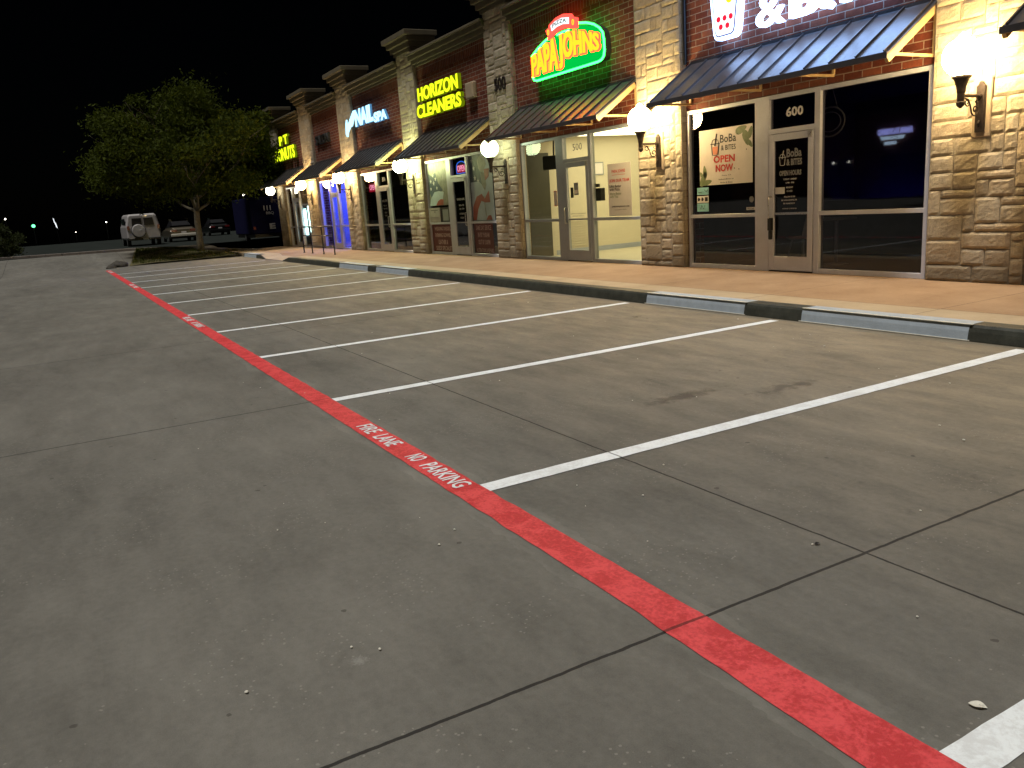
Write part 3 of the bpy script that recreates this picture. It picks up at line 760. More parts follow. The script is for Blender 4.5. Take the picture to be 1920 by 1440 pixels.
# ------------------------------------------------------------------ awnings
AW = [(-40.2, -35.35), (-34.35, -30.4), (-28.55, -24.4), (-22.85, -18.52), (-17.12, -12.72), (-11.27, -6.72), (-5.38, -.9)]
awl = ['dark metal awning at the far end above the donut shop window', 'dark metal awning over the blue lit shopfront',
       'dark metal awning over the nail spa shopfront', 'dark metal awning below the yellow cleaners sign',
       'metal awning glowing red and green below the neon pizza sign', 'dark standing seam awning with bluish sheen over the 600 shopfront',
       'dark awning corner cut by the right edge, above the rightmost lamp']
YB, ZT, YFR, ZF = 10.035, 3.60, 9.10, 2.965
for i, (a, b) in enumerate(AW):
    root = empty('awning', ((a+b)/2, FY, 2.95))
    tag(root, awl[i], 'awning', 'shopfront awnings')
    inv = Matrix.Translation(-root.location)
    def ap(mb, name, m, parent=None, **kw):
        o = mb.build(name, m, None, **kw); o.parent = parent or root
        if parent is None: o.matrix_parent_inverse = inv
        return o
    n = 12; w = (b-a)
    def sl(y): return ZT+(y-YB)*(ZT-ZF)/(YB-YFR)
    q = MB(); sub = 44; rows = 6; rg = random.Random(40+i); vs = []
    for j in range(rows+1):
        y = YB+(YFR-YB)*j/rows
        for k in range(sub+1):
            x = a+w*k/sub; vs.append((x, y, sl(y)+.004*noise.noise(Vector((x*2.2, y*1.5, i)))))
    kk = sub+1; top = [(j*kk+k, (j+1)*kk+k, (j+1)*kk+k+1, j*kk+k+1) for j in range(rows) for k in range(sub)]
    bn = len(vs); vs += [(x, y, z-.022) for x, y, z in vs]
    bot = [tuple(bn+t for t in f[::-1]) for f in top]
    rim = [(0+k, k+1, bn+k+1, bn+k) for k in range(sub)] + [(rows*kk+k+1, rows*kk+k, bn+rows*kk+k, bn+rows*kk+k+1) for k in range(sub)]
    rim += [((j+1)*kk, j*kk, bn+j*kk, bn+(j+1)*kk) for j in range(rows)] + [(j*kk+sub, (j+1)*kk+sub, bn+(j+1)*kk+sub, bn+j*kk+sub) for j in range(rows)]
    q.add(vs, top+bot+rim); rp = ap(q, 'roof_panel', M['awning'], smooth=False)
    q = MB()
    for k in range(n):
        x = a+.06+(w-.12)*k/(n-1); q.bar((x, YB-.01, sl(YB-.01)+.016), (x, YFR+.012, sl(YFR+.012)+.016), .018, .032)
    ap(q, 'seam_ribs', M['awning'])
    q = MB(); q.box(a-.005, b+.005, YFR-.018, YFR-.001, ZF-.065, ZF+.012); ap(q, 'fascia', M['awning'], bevel=.003)
    q = MB(); q.box(a, b, YB+.001, FY-.001, ZT-.03, ZT+.045); ap(q, 'wall_flashing', M['awning'])
    for x in (a+.03, b-.03):
        q = MB(); q.bar((x, YB-.01, sl(YB)-.085), (x, YFR+.02, sl(YFR+.02)-.085), .05, .09); ap(q, 'end_rafter', M['strut'], bevel=.003)
    for k, x in enumerate((a+.03, a+w*.36, a+w*.66, b-.03)):
        q = MB(); q.bar((x, FY-.02, 2.955), (x, YFR+.03, 2.955), .03, .035)
        q.box(x-.015, x+.015, FY-.04, FY-.002, 2.975, 3.15 if 0 < k < 3 else 3.50); ap(q, 'strut', M['strut'])
    q = MB(); q.box(a+.06, b-.06, YFR+.0, YFR+.03, ZF-.06, ZF-.028); ap(q, 'front_rail', M['strut'])

# ------------------------------------------------------------------ wall lamps
def globe_mat(col, s): return emis('lamp_globe_glow', col, s)
LAMPS = [(-6.03, (1, .69, .31), 115, 'rightmost wall lamp, brilliant yellow globe on the pier at the right edge'),
         (-11.97, (1, .71, .31), 122, 'wall lamp with brilliant yellow globe on the pier between shopfronts 500 and 600'),
         (-17.70, (.86, 1, .56), 11, 'wall lamp with crisp greenish white globe on the pier left of shopfront 500'),
         (-23.45, (.92, 1, .44), 90, 'wall lamp with glaring pale green globe on the pier left of the flag windows'),
         (-29.42, (1, .72, .34), 105, 'wall lamp with warm globe on the pier right of the blue lit shop'),
         (-34.55, (1, .66, .28), 105, 'wall lamp with warm globe on the pier left of the blue lit shop'),
         (-39.95, (1, .92, .66), 14, 'dim whitish wall lamp on the last pier at the far end of the building')]
iron = None
for i, (x, col, s, lab) in enumerate(LAMPS):
    root = empty('wall_lamp', (x, PF, 1.95)); tag(root, lab, 'wall lamp', 'globe wall lamps on the stone piers')
    inv = Matrix.Translation((-x, -PF, -1.95))
    def lp(name, m, **kw):
        global q
        o = q.build(name, m, None, **kw); o.parent = root; o.matrix_parent_inverse = inv; return o
    yg = 9.5
    q = MB(); y1 = PF-.045
    q.prism([(x-.055, 1.96), (x+.055, 1.96), (x+.055, 2.49), (x+.035, 2.50), (x+.02, 2.535), (x, 2.545), (x-.02, 2.535), (x-.035, 2.50), (x-.055, 2.49)], y1-.03, PF+.01)
    lp('back_plate', M['iron'], bevel=.006)
    q = MB(); q.box(x-.115, x+.115, PF-.04, PF+.01, 1.90, 2.58); 
    o = lp('mounting_block', M['block'], bevel=.01)
    q = MB(); q.tube([(x, y1-.03, 2.375), (x, yg+.045, 2.375)], .019, 10); q.lathe([(.03, -.02), (.03, .02)], (x, y1-.05, 2.375), 10, 'Y')
    lp('arm', M['iron'], smooth=False)
    q = MB()
    # scrolls under the arm
    def spiral(cy, cz, r0, turns, a0, sgn, r1=.012):
        return [(x, cy+(r0+(r1-r0)*t/18)*math.cos(a0+sgn*turns*2*math.pi*t/18), cz+(r0+(r1-r0)*t/18)*math.sin(a0+sgn*turns*2*math.pi*t/18)) for t in range(19)]
    s1 = spiral(y1-.12, 2.215, .078, 1.35, math.pi, 1); s2 = spiral(yg+.13, 2.30, .05, 1.2, 0, -1)
    q.tube([(x, yg+.08, 2.345), (x, yg+.15, 2.33), (x, yg+.19, 2.27)]+s1, .0095, 6)
    q.tube(s2, .008, 6); q.tube(spiral(y1-.09, 2.32, .035, 1.1, math.pi, 1, .01), .007, 6)
    q.tube([(x, y1-.02, 2.10), (x, y1-.055, 2.06), (x, y1-.04, 2.03)], .009, 6)
    lp('scroll', M['iron'], smooth=True)
    q = MB(); q.lathe([(.012, 2.235), (.03, 2.25), (.045, 2.275), (.048, 2.30), (.036, 2.31), (.042, 2.33), (.043, 2.40), (.05, 2.42), (.05, 2.44), (.055, 2.47), (.075, 2.535), (.085, 2.56), (.105, 2.575), (.105, 2.595), (.09, 2.60)], (x, yg, 0), 18)
    lp('holder', M['iron'], smooth=False)
    q = MB(); q.ball((x, yg, 2.80), .215, 28, 18); q.lathe([(.05, 3.0), (.055, 3.03), (.035, 3.05), (.012, 3.07)], (x, yg, 0), 12)
    lp('globe', globe_mat(col, s), smooth=True)

# ------------------------------------------------------------------ shop signs
def sign(name, label, loc):
    r_ = empty(name, loc); tag(r_, label, 'shop sign'); return r_
def sp(mb, root, name, m, **kw):
    o = mb.build(name, m, None, **kw); o.parent = root; o.matrix_parent_inverse = Matrix.Translation(-Vector(root.location)); return o
YS = 9.90
# cleaners
r_ = sign('illuminated_sign', 'yellow illuminated letters HORIZON CLEANERS on brick above the dark awning', (-21.2, FY, 4.0))
q = MB(); put_text(q, 'HORIZON', -22.6, -19.95, 4.50, 4.87, YS, .012, .035); put_text(q, 'CLEANERS', -22.75, -19.83, 4.05, 4.41, YS, .012, .035); sp(q, r_, 'letters', M['e_yellow'])
q = MB(); put_text(q, 'HORIZON', -22.61, -19.94, 4.49, 4.88, YS+.0125, .1, .045); put_text(q, 'CLEANERS', -22.76, -19.82, 4.04, 4.42, YS+.0125, .1, .045); sp(q, r_, 'letter_returns', M['e_yd'])
q = MB(); q.box(-22.4, -20.1, YS+.112, FY-.001, 4.6, 4.7); q.box(-22.5, -20.0, YS+.112, FY-.001, 4.15, 4.25); sp(q, r_, 'raceway', M['signback'])
# donuts
r_ = sign('illuminated_sign', 'small yellow illuminated letters PT DONUTS at the far end beside the tree', (-38, FY, 4.0))
q = MB(); put_text(q, 'P T', -38.75, -37.3, 4.72, 5.12, YS, .012, .04); put_text(q, 'DONUTS', -39.9, -36.35, 4.06, 4.60, YS, .012, .035); sp(q, r_, 'letters', M['e_yellow'])
q = MB(); put_text(q, 'P T', -38.76, -37.29, 4.71, 5.13, YS+.0125, .1, .045); put_text(q, 'DONUTS', -39.91, -36.34, 4.05, 4.61, YS+.0125, .1, .04); sp(q, r_, 'letter_returns', M['e_yd'])
# nail spa
r_ = sign('illuminated_sign', 'ice blue illuminated letters NAIL SPA with a hand shape on dark brick', (-27, FY, 4.2))
q = MB(); put_text(q, 'NAIL', -28.15, -26.35, 4.42, 4.97, YS, .012, .05); put_text(q, 'SPA', -26.3, -25.15, 4.35, 4.66, YS, .012, .05); sp(q, r_, 'letters', M['e_ice'])
q = MB(); put_text(q, 'NAIL', -28.17, -26.33, 4.41, 4.98, YS+.0125, .07, .05); put_text(q, 'SPA', -26.32, -25.13, 4.34, 4.67, YS+.0125, .07, .05); sp(q, r_, 'letter_returns', M['e_ice2'])
q = MB(); q.prism([(-29.3, 4.28), (-29.25, 4.48), (-29.2, 4.66), (-29.1, 4.78), (-29.06, 4.66), (-28.95, 4.6), (-28.7, 4.75), (-28.3, 4.98), (-28.2, 4.96), (-28.25, 4.86), (-28.55, 4.62), (-28.7, 4.48), (-28.9, 4.4), (-29.0, 4.3), (-29.1, 4.2), (-29.2, 4.18)], YS, YS+.1)
sp(q, r_, 'hand_emblem', M['e_ice'], bevel=.015)
# barely lit sign between the two far piers
q = MB()
r_ = sign('dark_sign', 'dim unlit sign letters above the awning of the blue lit shop', (-32, FY, 4.1))
put_text(q, 'SALON', -33.4, -31.6, 4.25, 4.62, FY-.08, .078, .02); 
q.v and sp(q, r_, 'sign_body', M['signback'])
# pizza shop neon sign
r_ = sign('neon_sign', 'green neon bordered sign with yellow and red letters PAPA JOHNS and a red PIZZA banner', (-14.8, FY, 4.0))
outl = [(-16.17, 4.60), (-15.95, 4.70), (-15.70, 4.785), (-15.44, 4.85), (-15.1, 4.905), (-14.7, 4.925), (-14.32, 4.91), (-14.05, 4.86), (-13.80, 4.78), (-13.62, 4.68), (-13.52, 4.58), (-13.49, 4.45), (-13.48, 4.25), (-13.52, 4.14), (-13.60, 4.09), (-13.72, 4.075), (-16.0, 4.075), (-16.12, 4.10), (-16.17, 4.16)]
q = MB(); q.prism(outl, 9.93, FY-.002); sp(q, r_, 'sign_cabinet', M['signback'])
inn = [(x+(-.03 if x > -14.8 else .03), z+(.03 if z < 4.4 else -.04)) for x, z in outl]
q = MB(); q.prism(inn, 9.905, 9.929); sp(q, r_, 'green_face', M['e_green'])
q = MB(); q.tube([(x, 9.895, z) for x, z in outl[3:]][3:]+[(outl[0][0], 9.895, 4.22)], .022, 8)
q.tube([(x, 9.895, z) for x, z in outl[:4]], .022, 8); q.tube([(x, 9.895, z-.02) for x, z in [(-15.12, 4.86), (-14.9, 4.88), (-14.66, 4.87)]], .02, 8)
sp(q, r_, 'neon_tube', M['e_neon'], smooth=True)
def topz(x):
    pts = [(-16.2, 4.56), (-15.8, 4.68), (-15.5, 4.75), (-15.19, 4.80), (-14.9, 4.81), (-14.56, 4.82), (-14.29, 4.77), (-13.98, 4.69), (-13.7, 4.61), (-13.5, 4.54)]
    for (a, za), (b, zb) in zip(pts, pts[1:]):
        if x <= b: return za+(zb-za)*max(0, (x-a))/(b-a)
    return pts[-1][1]
def botz(x): return 4.185-.03*math.sin(max(0, min(1, (x+15.2)/.5))*math.pi)
for bold, y, name, m in ((.075, 9.865, 'letter_backing', M['e_red']), (.03, 9.845, 'letters', M['e_gold'])):
    q = MB(); e = .03 if bold > .05 else 0
    W_ = lambda X, v: botz(X)-e*.6+(topz(X)-botz(X)+e*1.1)*v
    put_text(q, 'PAPA', -16.13-e, -15.07+e, 0, 1, y, .018, bold, warp=W_); put_text(q, 'JOHNS', -15.02-e, -13.60+e, 0, 1, y, .018, bold, warp=W_)
    sp(q, r_, name, m)
q = MB(); q.prism([(-15.42, 4.98), (-15.30, 5.01), (-15.27, 5.07), (-15.0, 5.15), (-14.73, 5.165), (-14.45, 5.11), (-14.40, 5.04), (-14.24, 4.99), (-14.26, 4.80), (-14.50, 4.84), (-14.72, 4.89), (-14.95, 4.885), (-15.18, 4.83), (-15.36, 4.78), (-15.34, 4.86)], 9.80, 9.86)
sp(q, r_, 'banner', M['e_pink'], bevel=.008)
q = MB(); q.prism([(-15.18, 5.03), (-15.0, 5.08), (-14.75, 5.095), (-14.50, 5.05), (-14.51, 4.93), (-14.73, 4.97), (-14.95, 4.965), (-15.15, 4.92)], 9.785, 9.799); sp(q, r_, 'banner_face', M['e_softwhite'])
q = MB(); put_text(q, 'PIZZA', -15.10, -14.58, 0, 1, 9.778, .006, .01, warp=lambda X, v: 4.965+.06*math.sin((X+15.18)/.7*math.pi)-.02+.075*v); sp(q, r_, 'banner_letters', M['pgreen'])
q = MB()
for cx, cz in ((-15.29, 4.92), (-14.36, 4.93)): q.tube([(cx+.03*math.cos(t*.628), 9.79, cz+.05*math.sin(t*.628)) for t in range(10)], .009, 6, closed=True)
sp(q, r_, 'banner_rings', M['e_gold'])
# boba sign
r_ = sign('channel_letter_sign', 'bright white halo lit letters and drink cup above the dark 600 awning', (-9.4, FY, 3.8))
q = MB()
cupo = [(-10.60, 4.75), (-10.50, 3.93), (-10.47, 3.86), (-10.42, 3.825), (-10.06, 3.825), (-10.0, 3.86), (-9.965, 3.93), (-9.86, 4.75)]
q.prism(cupo, YS-.02, YS+.1); sp(q, r_, 'cup_outline', M['e_white'], bevel=.01)
q = MB(); q.prism([(-10.545, 4.70), (-10.455, 3.95), (-10.43, 3.89), (-10.39, 3.865), (-10.09, 3.865), (-10.04, 3.89), (-10.015, 3.95), (-9.915, 4.70)], YS-.026, YS-.0205); sp(q, r_, 'cup_line', M['e_purple'])
q = MB(); q.prism([(-10.52, 4.69), (-10.435, 3.96), (-10.41, 3.905), (-10.375, 3.885), (-10.105, 3.885), (-10.06, 3.905), (-10.035, 3.96), (-9.94, 4.69)], YS-.032, YS-.0265); sp(q, r_, 'cup_face', M['e_softwhite'])
q = MB()
for x, z in ((-10.36, 4.13), (-10.225, 4.13), (-10.09, 4.13), (-10.31, 4.01), (-10.165, 4.01)): q.lathe([(.042, 0), (.042, -.006)], (x, YS-.033, z), 16, 'Y')
sp(q, r_, 'tapioca_dots', M['e_openred'])
q = MB(); q.lathe([(.07, 0), (.07, -.006)], (-10.12, YS-.033, 4.40), 16, 'Y'); sp(q, r_, 'cup_yellow_dot', M['e_dot'])
q = MB(); q.prism([(-10.68, 4.76), (-9.78, 4.76), (-9.80, 4.85), (-10.66, 4.85)], YS-.02, YS+.1); q.tube([(-10.15, YS, 4.86), (-10.0, YS, 5.25)], .03, 8); sp(q, r_, 'cup_lid', M['e_white'])
q = MB(); put_text(q, '&', -9.60, -9.05, 3.83, 4.30, YS-.01, .06, .004); put_text(q, 'B', -8.95, -8.48, 3.85, 4.28, YS-.01, .1, .025)
for dx in (0,): q.prism([(-8.46, 3.93), (-8.38, 3.86), (-8.30, 3.93), (-8.38, 4.0)], YS-.01, YS+.09); q.box(-8.41, -8.35, YS-.01, YS+.09, 4.03, 4.28)
q.prism([(-8.26, 3.83), (-8.20, 3.88), (-8.24, 3.93), (-8.31, 3.88)], YS-.01, YS+.09); put_text(q, 'TES', -8.22, -7.2, 3.86, 4.28, YS-.01, .1, .05)
put_text(q, 'BOBA', -9.6, -7.3, 4.42, 5.0, YS-.01, .1, .05)
sp(q, r_, 'letters', M['e_white'])

# small wall box right of the cleaners letters
q = MB(); q.box(-19.62, -19.18, 9.93, FY-.001, 4.17, 4.56); o = q.build('wall_floodlight', M['tanbox'], bevel=.03, seg=2)
tag(o, 'unlit beige box light on the brick right of the cleaners letters', 'wall light')
# house numbers cut in the pier
q = MB(); put_text(q, '500', -18.03, -17.47, 4.12, 4.42, 9.915, .03, .01); o = q.build('pier_number', M['iron']); tag(o, 'dark metal number 500 high on the stone pier left of the neon sign', 'number')

# ------------------------------------------------------------------ window graphics
GY = FY+.0285     # just outside the panes
def flat(name, label, cat, parts, y=GY-.003, group=None):
    """a printed sheet: first entry the sheet itself, the rest its printed marks"""
    (m0, fn0), rest = parts[0], parts[1:]
    p0 = getattr(fn0, 'parts', [fn0])
    q = MB(); p0[0](q, y); o = q.build(name, m0); tag(o, label, cat, group)
    for g in p0[1:]:
        q = MB(); g(q, y); c = q.build('words', m0); c.parent = o
    for k, (nm, m, fn) in enumerate(rest):
        for g in getattr(fn, 'parts', [fn]):
            q = MB(); g(q, y-.0018-.0012*k); c = q.build(nm, m); c.parent = o
    return o
def rect(x0, x1, z0, z1, d=.002): return lambda q, y: q.box(x0, x1, y, y+d, z0, z1)
def T(s, x0, x1, z0, z1, bold=.01): return lambda q, y: put_text(q, s, x0, x1, z0, z1, y, .001, bold, res=2)
def many(*fs):
    def f(q, y):
        for g in fs: g(q, y)
    f.parts = [h for g in fs for h in getattr(g, 'parts', [g])]
    return f
def poly(*pts): return lambda q, y: q.prism(list(pts), y, y+.001)
def leafp(cx, cz, a, l, w):
    pts = []
    for i in range(14):
        t = 2*math.pi*i/14; u, v = l*math.cos(t)*.5, w*math.sin(t)*.5*(1-.35*math.cos(t))
        pts.append((cx+u*math.cos(a)-v*math.sin(a), cz+u*math.sin(a)+v*math.cos(a)))
    return poly(*pts)
def line(pts, w): return lambda q, y: q.tube([(a, y, b) for a, b in pts], w, 5)
def cup(x, z, s):
    g = many(line([(x-.30*s, z+.62*s), (x-.22*s, z+.02*s), (x-.16*s, z), (x+.16*s, z), (x+.22*s, z+.02*s), (x+.30*s, z+.62*s)], .018*s),
                line([(x-.36*s, z+.62*s), (x+.36*s, z+.62*s)], .022*s), line([(x-.28*s, z+.64*s), (x-.2*s, z+.82*s), (x, z+.88*s), (x+.2*s, z+.82*s), (x+.28*s, z+.64*s)], .016*s),
                line([(x-.02*s, z+.5*s), (x+.12*s, z+1.15*s)], .028*s))
    h = lambda q, y: g(q, y)
    return h
flat('poster', 'cream OPEN NOW poster with cup drawing in the left window of 600', 'poster',
     [(M['cream'], rect(-11.09, -9.85, 1.57, 2.49)),
      ('leaf_print', M['pgreen'], many(leafp(-10.10, 2.42, .3, .26, .12), leafp(-9.99, 2.28, -1.2, .26, .13), leafp(-9.90, 2.36, 1.2, .2, .09), leafp(-9.90, 2.18, -.9, .14, .07),
                                        leafp(-11.0, 1.68, 1.1, .28, .12), leafp(-10.90, 1.62, .2, .22, .09), leafp(-10.96, 1.80, 1.7, .22, .09), leafp(-11.05, 1.76, 2.2, .1, .06))),
      ('drink_print', M['ppeach'], poly((-10.765, 2.20), (-10.755, 2.08), (-10.73, 2.07), (-10.67, 2.07), (-10.645, 2.08), (-10.635, 2.20))),
      ('drawing_lines', M['pblack'], many(cup(-10.70, 2.06, .30), T('BoBa', -10.58, -10.21, 2.25, 2.38), T('& BITES', -10.56, -10.22, 2.125, 2.21),
                                           T('Anna, TX', -10.55, -10.33, 1.705, 1.728, 0), T('bobaandbites.tx', -10.62, -10.27, 1.645, 1.67, 0), T('Boba & Bites', -10.58, -10.30, 1.59, 1.615, 0),
                                           leafp(-10.25, 1.82, 0, .02, .02), leafp(-10.15, 1.80, 0, .02, .02), leafp(-10.17, 2.36, 0, .02, .02), leafp(-9.98, 2.10, 0, .02, .02))),
      ('red_words', M['pred'], many(T('OPEN', -10.74, -10.24, 1.93, 2.05, .03), T('NOW', -10.69, -10.28, 1.78, 1.90, .03)))], y=GY-.006)
flat('window_stickers', 'stack of three aqua and white square stickers low in the left 600 window', 'stickers',
     [(M['aqua'], rect(-11.17, -10.88, 1.415, 1.54)), ('sticker', M['pwhite'], rect(-11.17, -10.88, 1.28, 1.40)), ('sticker', M['aqua'], rect(-11.17, -10.88, 1.13, 1.27)),
      ('sticker_print', M['pblack'], many(leafp(-11.12, 1.34, 0, .06, .06), leafp(-11.03, 1.34, 0, .06, .06), rect(-10.97, -10.90, 1.305, 1.375, .001), line([(-11.13, 1.46), (-11.05, 1.46)], .004), line([(-10.98, 1.50), (-10.93, 1.46), (-10.90, 1.50)], .004), line([(-11.08, 1.17), (-11.05, 1.24), (-11.0, 1.17), (-10.97, 1.24)], .004)))])
flat('door_sticker', 'round pale sticker over a white strip, lower right of the poster window', 'sticker',
     [(M['vinylgrey'], lambda q, y: q.lathe([(.05, 0), (.05, .002)], (-9.88, y, 1.30), 16, 'Y')), ('strip', M['pwhite'], rect(-9.99, -9.80, 1.13, 1.175)),
      ('strip_text', M['pblack'], T('WELCOME', -9.975, -9.815, 1.14, 1.165, 0))])
dx0 = -9.355; DY = FY-.008
flat('door_lettering', 'grey and white opening hours lettering with a cup on the 600 door glass', 'lettering',
     [(M['vinylgrey'], many(T('BoBa', -9.12, -8.83, 1.90, 2.03, .03), T('& BITES', -9.12, -8.82, 1.78, 1.88, .04), T('OPEN HOURS', -9.26, -8.83, 1.63, 1.71, .05))),
      ('white_lines', M['vinyl'], many(cup(-9.20, 1.79, .19), T('TUESDAY - SUNDAY', -9.18, -8.92, 1.565, 1.59, .02), T('12PM - 9PM', -9.13, -8.97, 1.51, 1.535, .01), T('MONDAY', -9.12, -8.99, 1.44, 1.465, .02),
                                        T('CLOSED', -9.11, -9.0, 1.385, 1.41, 0), T('FOLLOW US ON', -9.16, -8.95, 1.30, 1.325, .01), T('BOBAANDBITES.TX', -9.17, -8.91, 1.25, 1.272, 0), T('BOBABITESTX', -9.13, -8.95, 1.20, 1.222, 0),
                                        T('PLEASE COME IN', -9.19, -8.92, 1.125, 1.142, 0), leafp(-9.2, 1.261, 0, .025, .025), leafp(-9.16, 1.211, 0, .025, .025), rect(-9.34, -9.15, 1.36, 1.46, .001)))], y=DY-.004)
flat('address_number', 'white number 600 on the glass above the right hand door', 'number', [(M['vinyl'], T('600', -9.17, -8.84, 2.50, 2.64, .03))])
flat('address_number', 'dark number 500 on the yellow lit glass above a door', 'number', [(M['pgrey'], T('500', -15.03, -14.68, 2.50, 2.64, .0))])
flat('address_number', 'small number 300 above the door of the nail spa', 'number', [(M['vinylgrey'], T('300', -26.6, -26.3, 2.48, 2.62, .0))])
flat('poster', 'tall white JOIN OUR TEAM poster in the yellow lit window of 500', 'poster',
     [(M['pwhite'], rect(-13.80, -13.04, 1.10, 2.13)),
      ('red_words', M['pred'], many(T('PAPA JOHNS', -13.66, -13.22, 1.93, 2.01, .02), T('JOIN OUR TEAM', -13.75, -13.10, 1.75, 1.83, .02), rect(-13.66, -13.22, 1.905, 1.912, .001))),
      ('black_words', M['pblack'], many(T("Life's Better", -13.75, -13.36, 1.665, 1.72, .01), T('with Pizza.', -13.75, -13.40, 1.60, 1.655, .01), T('JOBS.PAPAJOHNS.COM', -13.70, -13.12, 1.265, 1.30, .02), T('text JOBS to 47272', -13.60, -13.22, 1.21, 1.232, 0))),
      ('grey_words', M['pgreen'], many(T("We're Better", -13.75, -13.36, 1.52, 1.57, .0), T('with You.', -13.75, -13.46, 1.46, 1.51, .0)))], y=GY-.006)
flat('address_decal', 'small red rectangle notice on the narrow left window of 500', 'notice', [(M['ppeach'], rect(-15.88, -15.75, 1.36, 1.70)), ('notice_face', M['cream'], rect(-15.865, -15.765, 1.38, 1.68))])
flat('door_notice', 'small grey notice hung in the glass of the 500 door', 'notice', [(M['pgrey'], rect(-15.0, -14.83, 1.57, 1.83)), ('notice_face', M['cream'], rect(-14.98, -14.85, 1.60, 1.68))], y=DY-.004)
flat('door_lettering', 'two thin lines of small print low on the 500 door glass', 'lettering', [(M['pgrey'], many(T('CARRYOUT & DELIVERY HOURS', -15.18, -14.58, 1.165, 1.19, 0), T('LATE NIGHT WINDOW', -15.1, -14.68, 1.115, 1.14, 0)))], y=DY-.004)
# mail drop box inside the 500 window
q = MB(); q.box(-14.36, -14.14, 10.13, 10.25, 1.42, 1.68); q.box(-14.36, -14.24, 10.13, 10.2, 1.70, 1.77); o = q.build('drop_box', M['black'], bevel=.008); tag(o, 'black box fixed behind the glass right of the 500 door', 'box')
q = MB(); q.box(-15.31, -15.24, 10.16, 10.2, 1.52, 1.74); o = q.build('card_reader', M['black'], bevel=.006); tag(o, 'small black device behind the left edge of the 500 door glass', 'card reader')
# hung television in 500
t = empty('hanging_television', (-16.95, 10.6, 2.25)); tag(t, 'black television slung from the ceiling behind the left window of 500', 'television')
q = MB(); q.obox((-16.7, 10.62, 2.36), .5, .10, .32, Matrix.Rotation(.5, 3, 'Z')); sp(q, t, 'screen', M['black'], bevel=.02)
q = MB(); q.tube([(-16.7, 10.66, 2.52), (-16.7, 10.68, 2.97)], .02, 8); sp(q, t, 'ceiling_mount', M['black'])
# framed certificates on the left wall of 500
XW = -17.35+.1
for y, z, lab in ((12.25, 2.18, 'left framed certificate on the yellow inner wall of 500'), (12.85, 2.08, 'right framed certificate on the yellow inner wall of 500')):
    q = MB(); q.box(XW+.0, XW+.02, y-.22, y+.22, z-.15, z+.17); o = q.build('picture_frame', M['pgrey']); tag(o, lab, 'picture frame', 'framed certificates')
    q = MB(); q.box(XW+.021, XW+.024, y-.19, y+.19, z-.12, z+.14); c = q.build('picture', M['cream']); c.parent = o
# cleaners window prints
l, rr = -22.79, -21.41
def star(cx, cz, r):
    return poly(*[(cx+(r if i % 2 == 0 else r*.42)*math.sin(i*math.pi/5), cz+(r if i % 2 == 0 else r*.42)*math.cos(i*math.pi/5)) for i in range(10)])
flat('window_mural', 'flag mural with white stars and a rust stripe filling the left cleaners window', 'window print',
     [(M['flagskin'], rect(-22.79, -21.41, 1.56, 2.79)), ('blue_field', M['flagblue'], poly((-22.785, 2.0), (-22.785, 2.5), (-22.5, 2.4), (-22.25, 2.5), (-22.1, 2.2), (-21.8, 1.98), (-22.0, 1.93), (-22.4, 1.95), (-22.6, 1.75))),
      ('pale_stripe', M['flagwhite'], poly((-22.785, 1.565), (-22.7, 1.75), (-22.4, 1.95), (-22.1, 1.97), (-21.75, 1.93), (-21.85, 1.75), (-21.9, 1.565))),
      ('rust_stripe', M['flagred'], poly((-22.35, 1.565), (-22.2, 1.68), (-22.0, 1.74), (-21.8, 1.72), (-21.85, 1.565))),
      ('stars', M['vinyl'], many(star(-22.6, 2.26, .07), star(-22.4, 2.2, .08), star(-22.62, 2.05, .06), star(-22.25, 2.32, .07), star(-22.2, 2.06, .06), star(-22.42, 2.42, .06)))])
flat('window_mural', 'flag mural with a grey eagle like figure and rust stripes filling the right cleaners window', 'window print',
     [(M['flagwhite'], rect(-19.99, -18.75, 1.09, 2.79)), ('blue_field', M['flagblue'], poly((-19.985, 2.1), (-19.985, 2.785), (-19.35, 2.785), (-19.45, 2.4), (-19.2, 2.15), (-19.25, 1.95), (-19.5, 2.1))),
      ('figure', M['flagskin'], many(poly((-19.55, 2.62), (-19.4, 2.75), (-19.15, 2.72), (-19.05, 2.5), (-19.2, 2.4), (-19.3, 2.25), (-19.5, 2.45)), poly((-19.4, 2.3), (-19.2, 2.32), (-19.1, 2.0), (-19.2, 1.85), (-19.35, 2.0)), poly((-19.3, 1.72), (-19.27, 1.72), (-19.2, 1.2), (-19.24, 1.2)))),
      ('rust_stripe', M['flagred'], many(poly((-19.985, 1.10), (-19.95, 1.45), (-19.7, 1.72), (-19.4, 1.78), (-19.25, 1.65), (-19.0, 1.85), (-18.95, 1.55), (-19.2, 1.55), (-19.45, 1.6), (-19.65, 1.4), (-19.8, 1.1)), poly((-19.2, 2.4), (-18.9, 2.4), (-18.95, 2.2), (-19.15, 2.1)), poly((-19.25, 1.1), (-19.1, 1.22), (-18.95, 1.22), (-18.9, 1.1)))),
      ('stars', M['vinyl'], many(star(-19.75, 2.45, .07), star(-19.72, 2.2, .08), star(-19.55, 2.12, .07), star(-19.85, 2.65, .06)))])
flat('window_panel', 'maroon panel reading wedding dresses, evening gowns below the left cleaners window', 'window print',
     [(M['maroon'], rect(-22.79, -21.42, .225, 1.015)), ('words', M['pinkgrey'], many(T('WEDDING DRESSES,', -22.62, -21.5, .82, .95, .02), T('EVENING GOWNS,', -22.6, -21.52, .63, .76, .02), T('LEATHER &', -22.4, -21.75, .44, .57, .02), T('SUEDE SPECIALIST', -22.6, -21.5, .26, .39, .02)))])
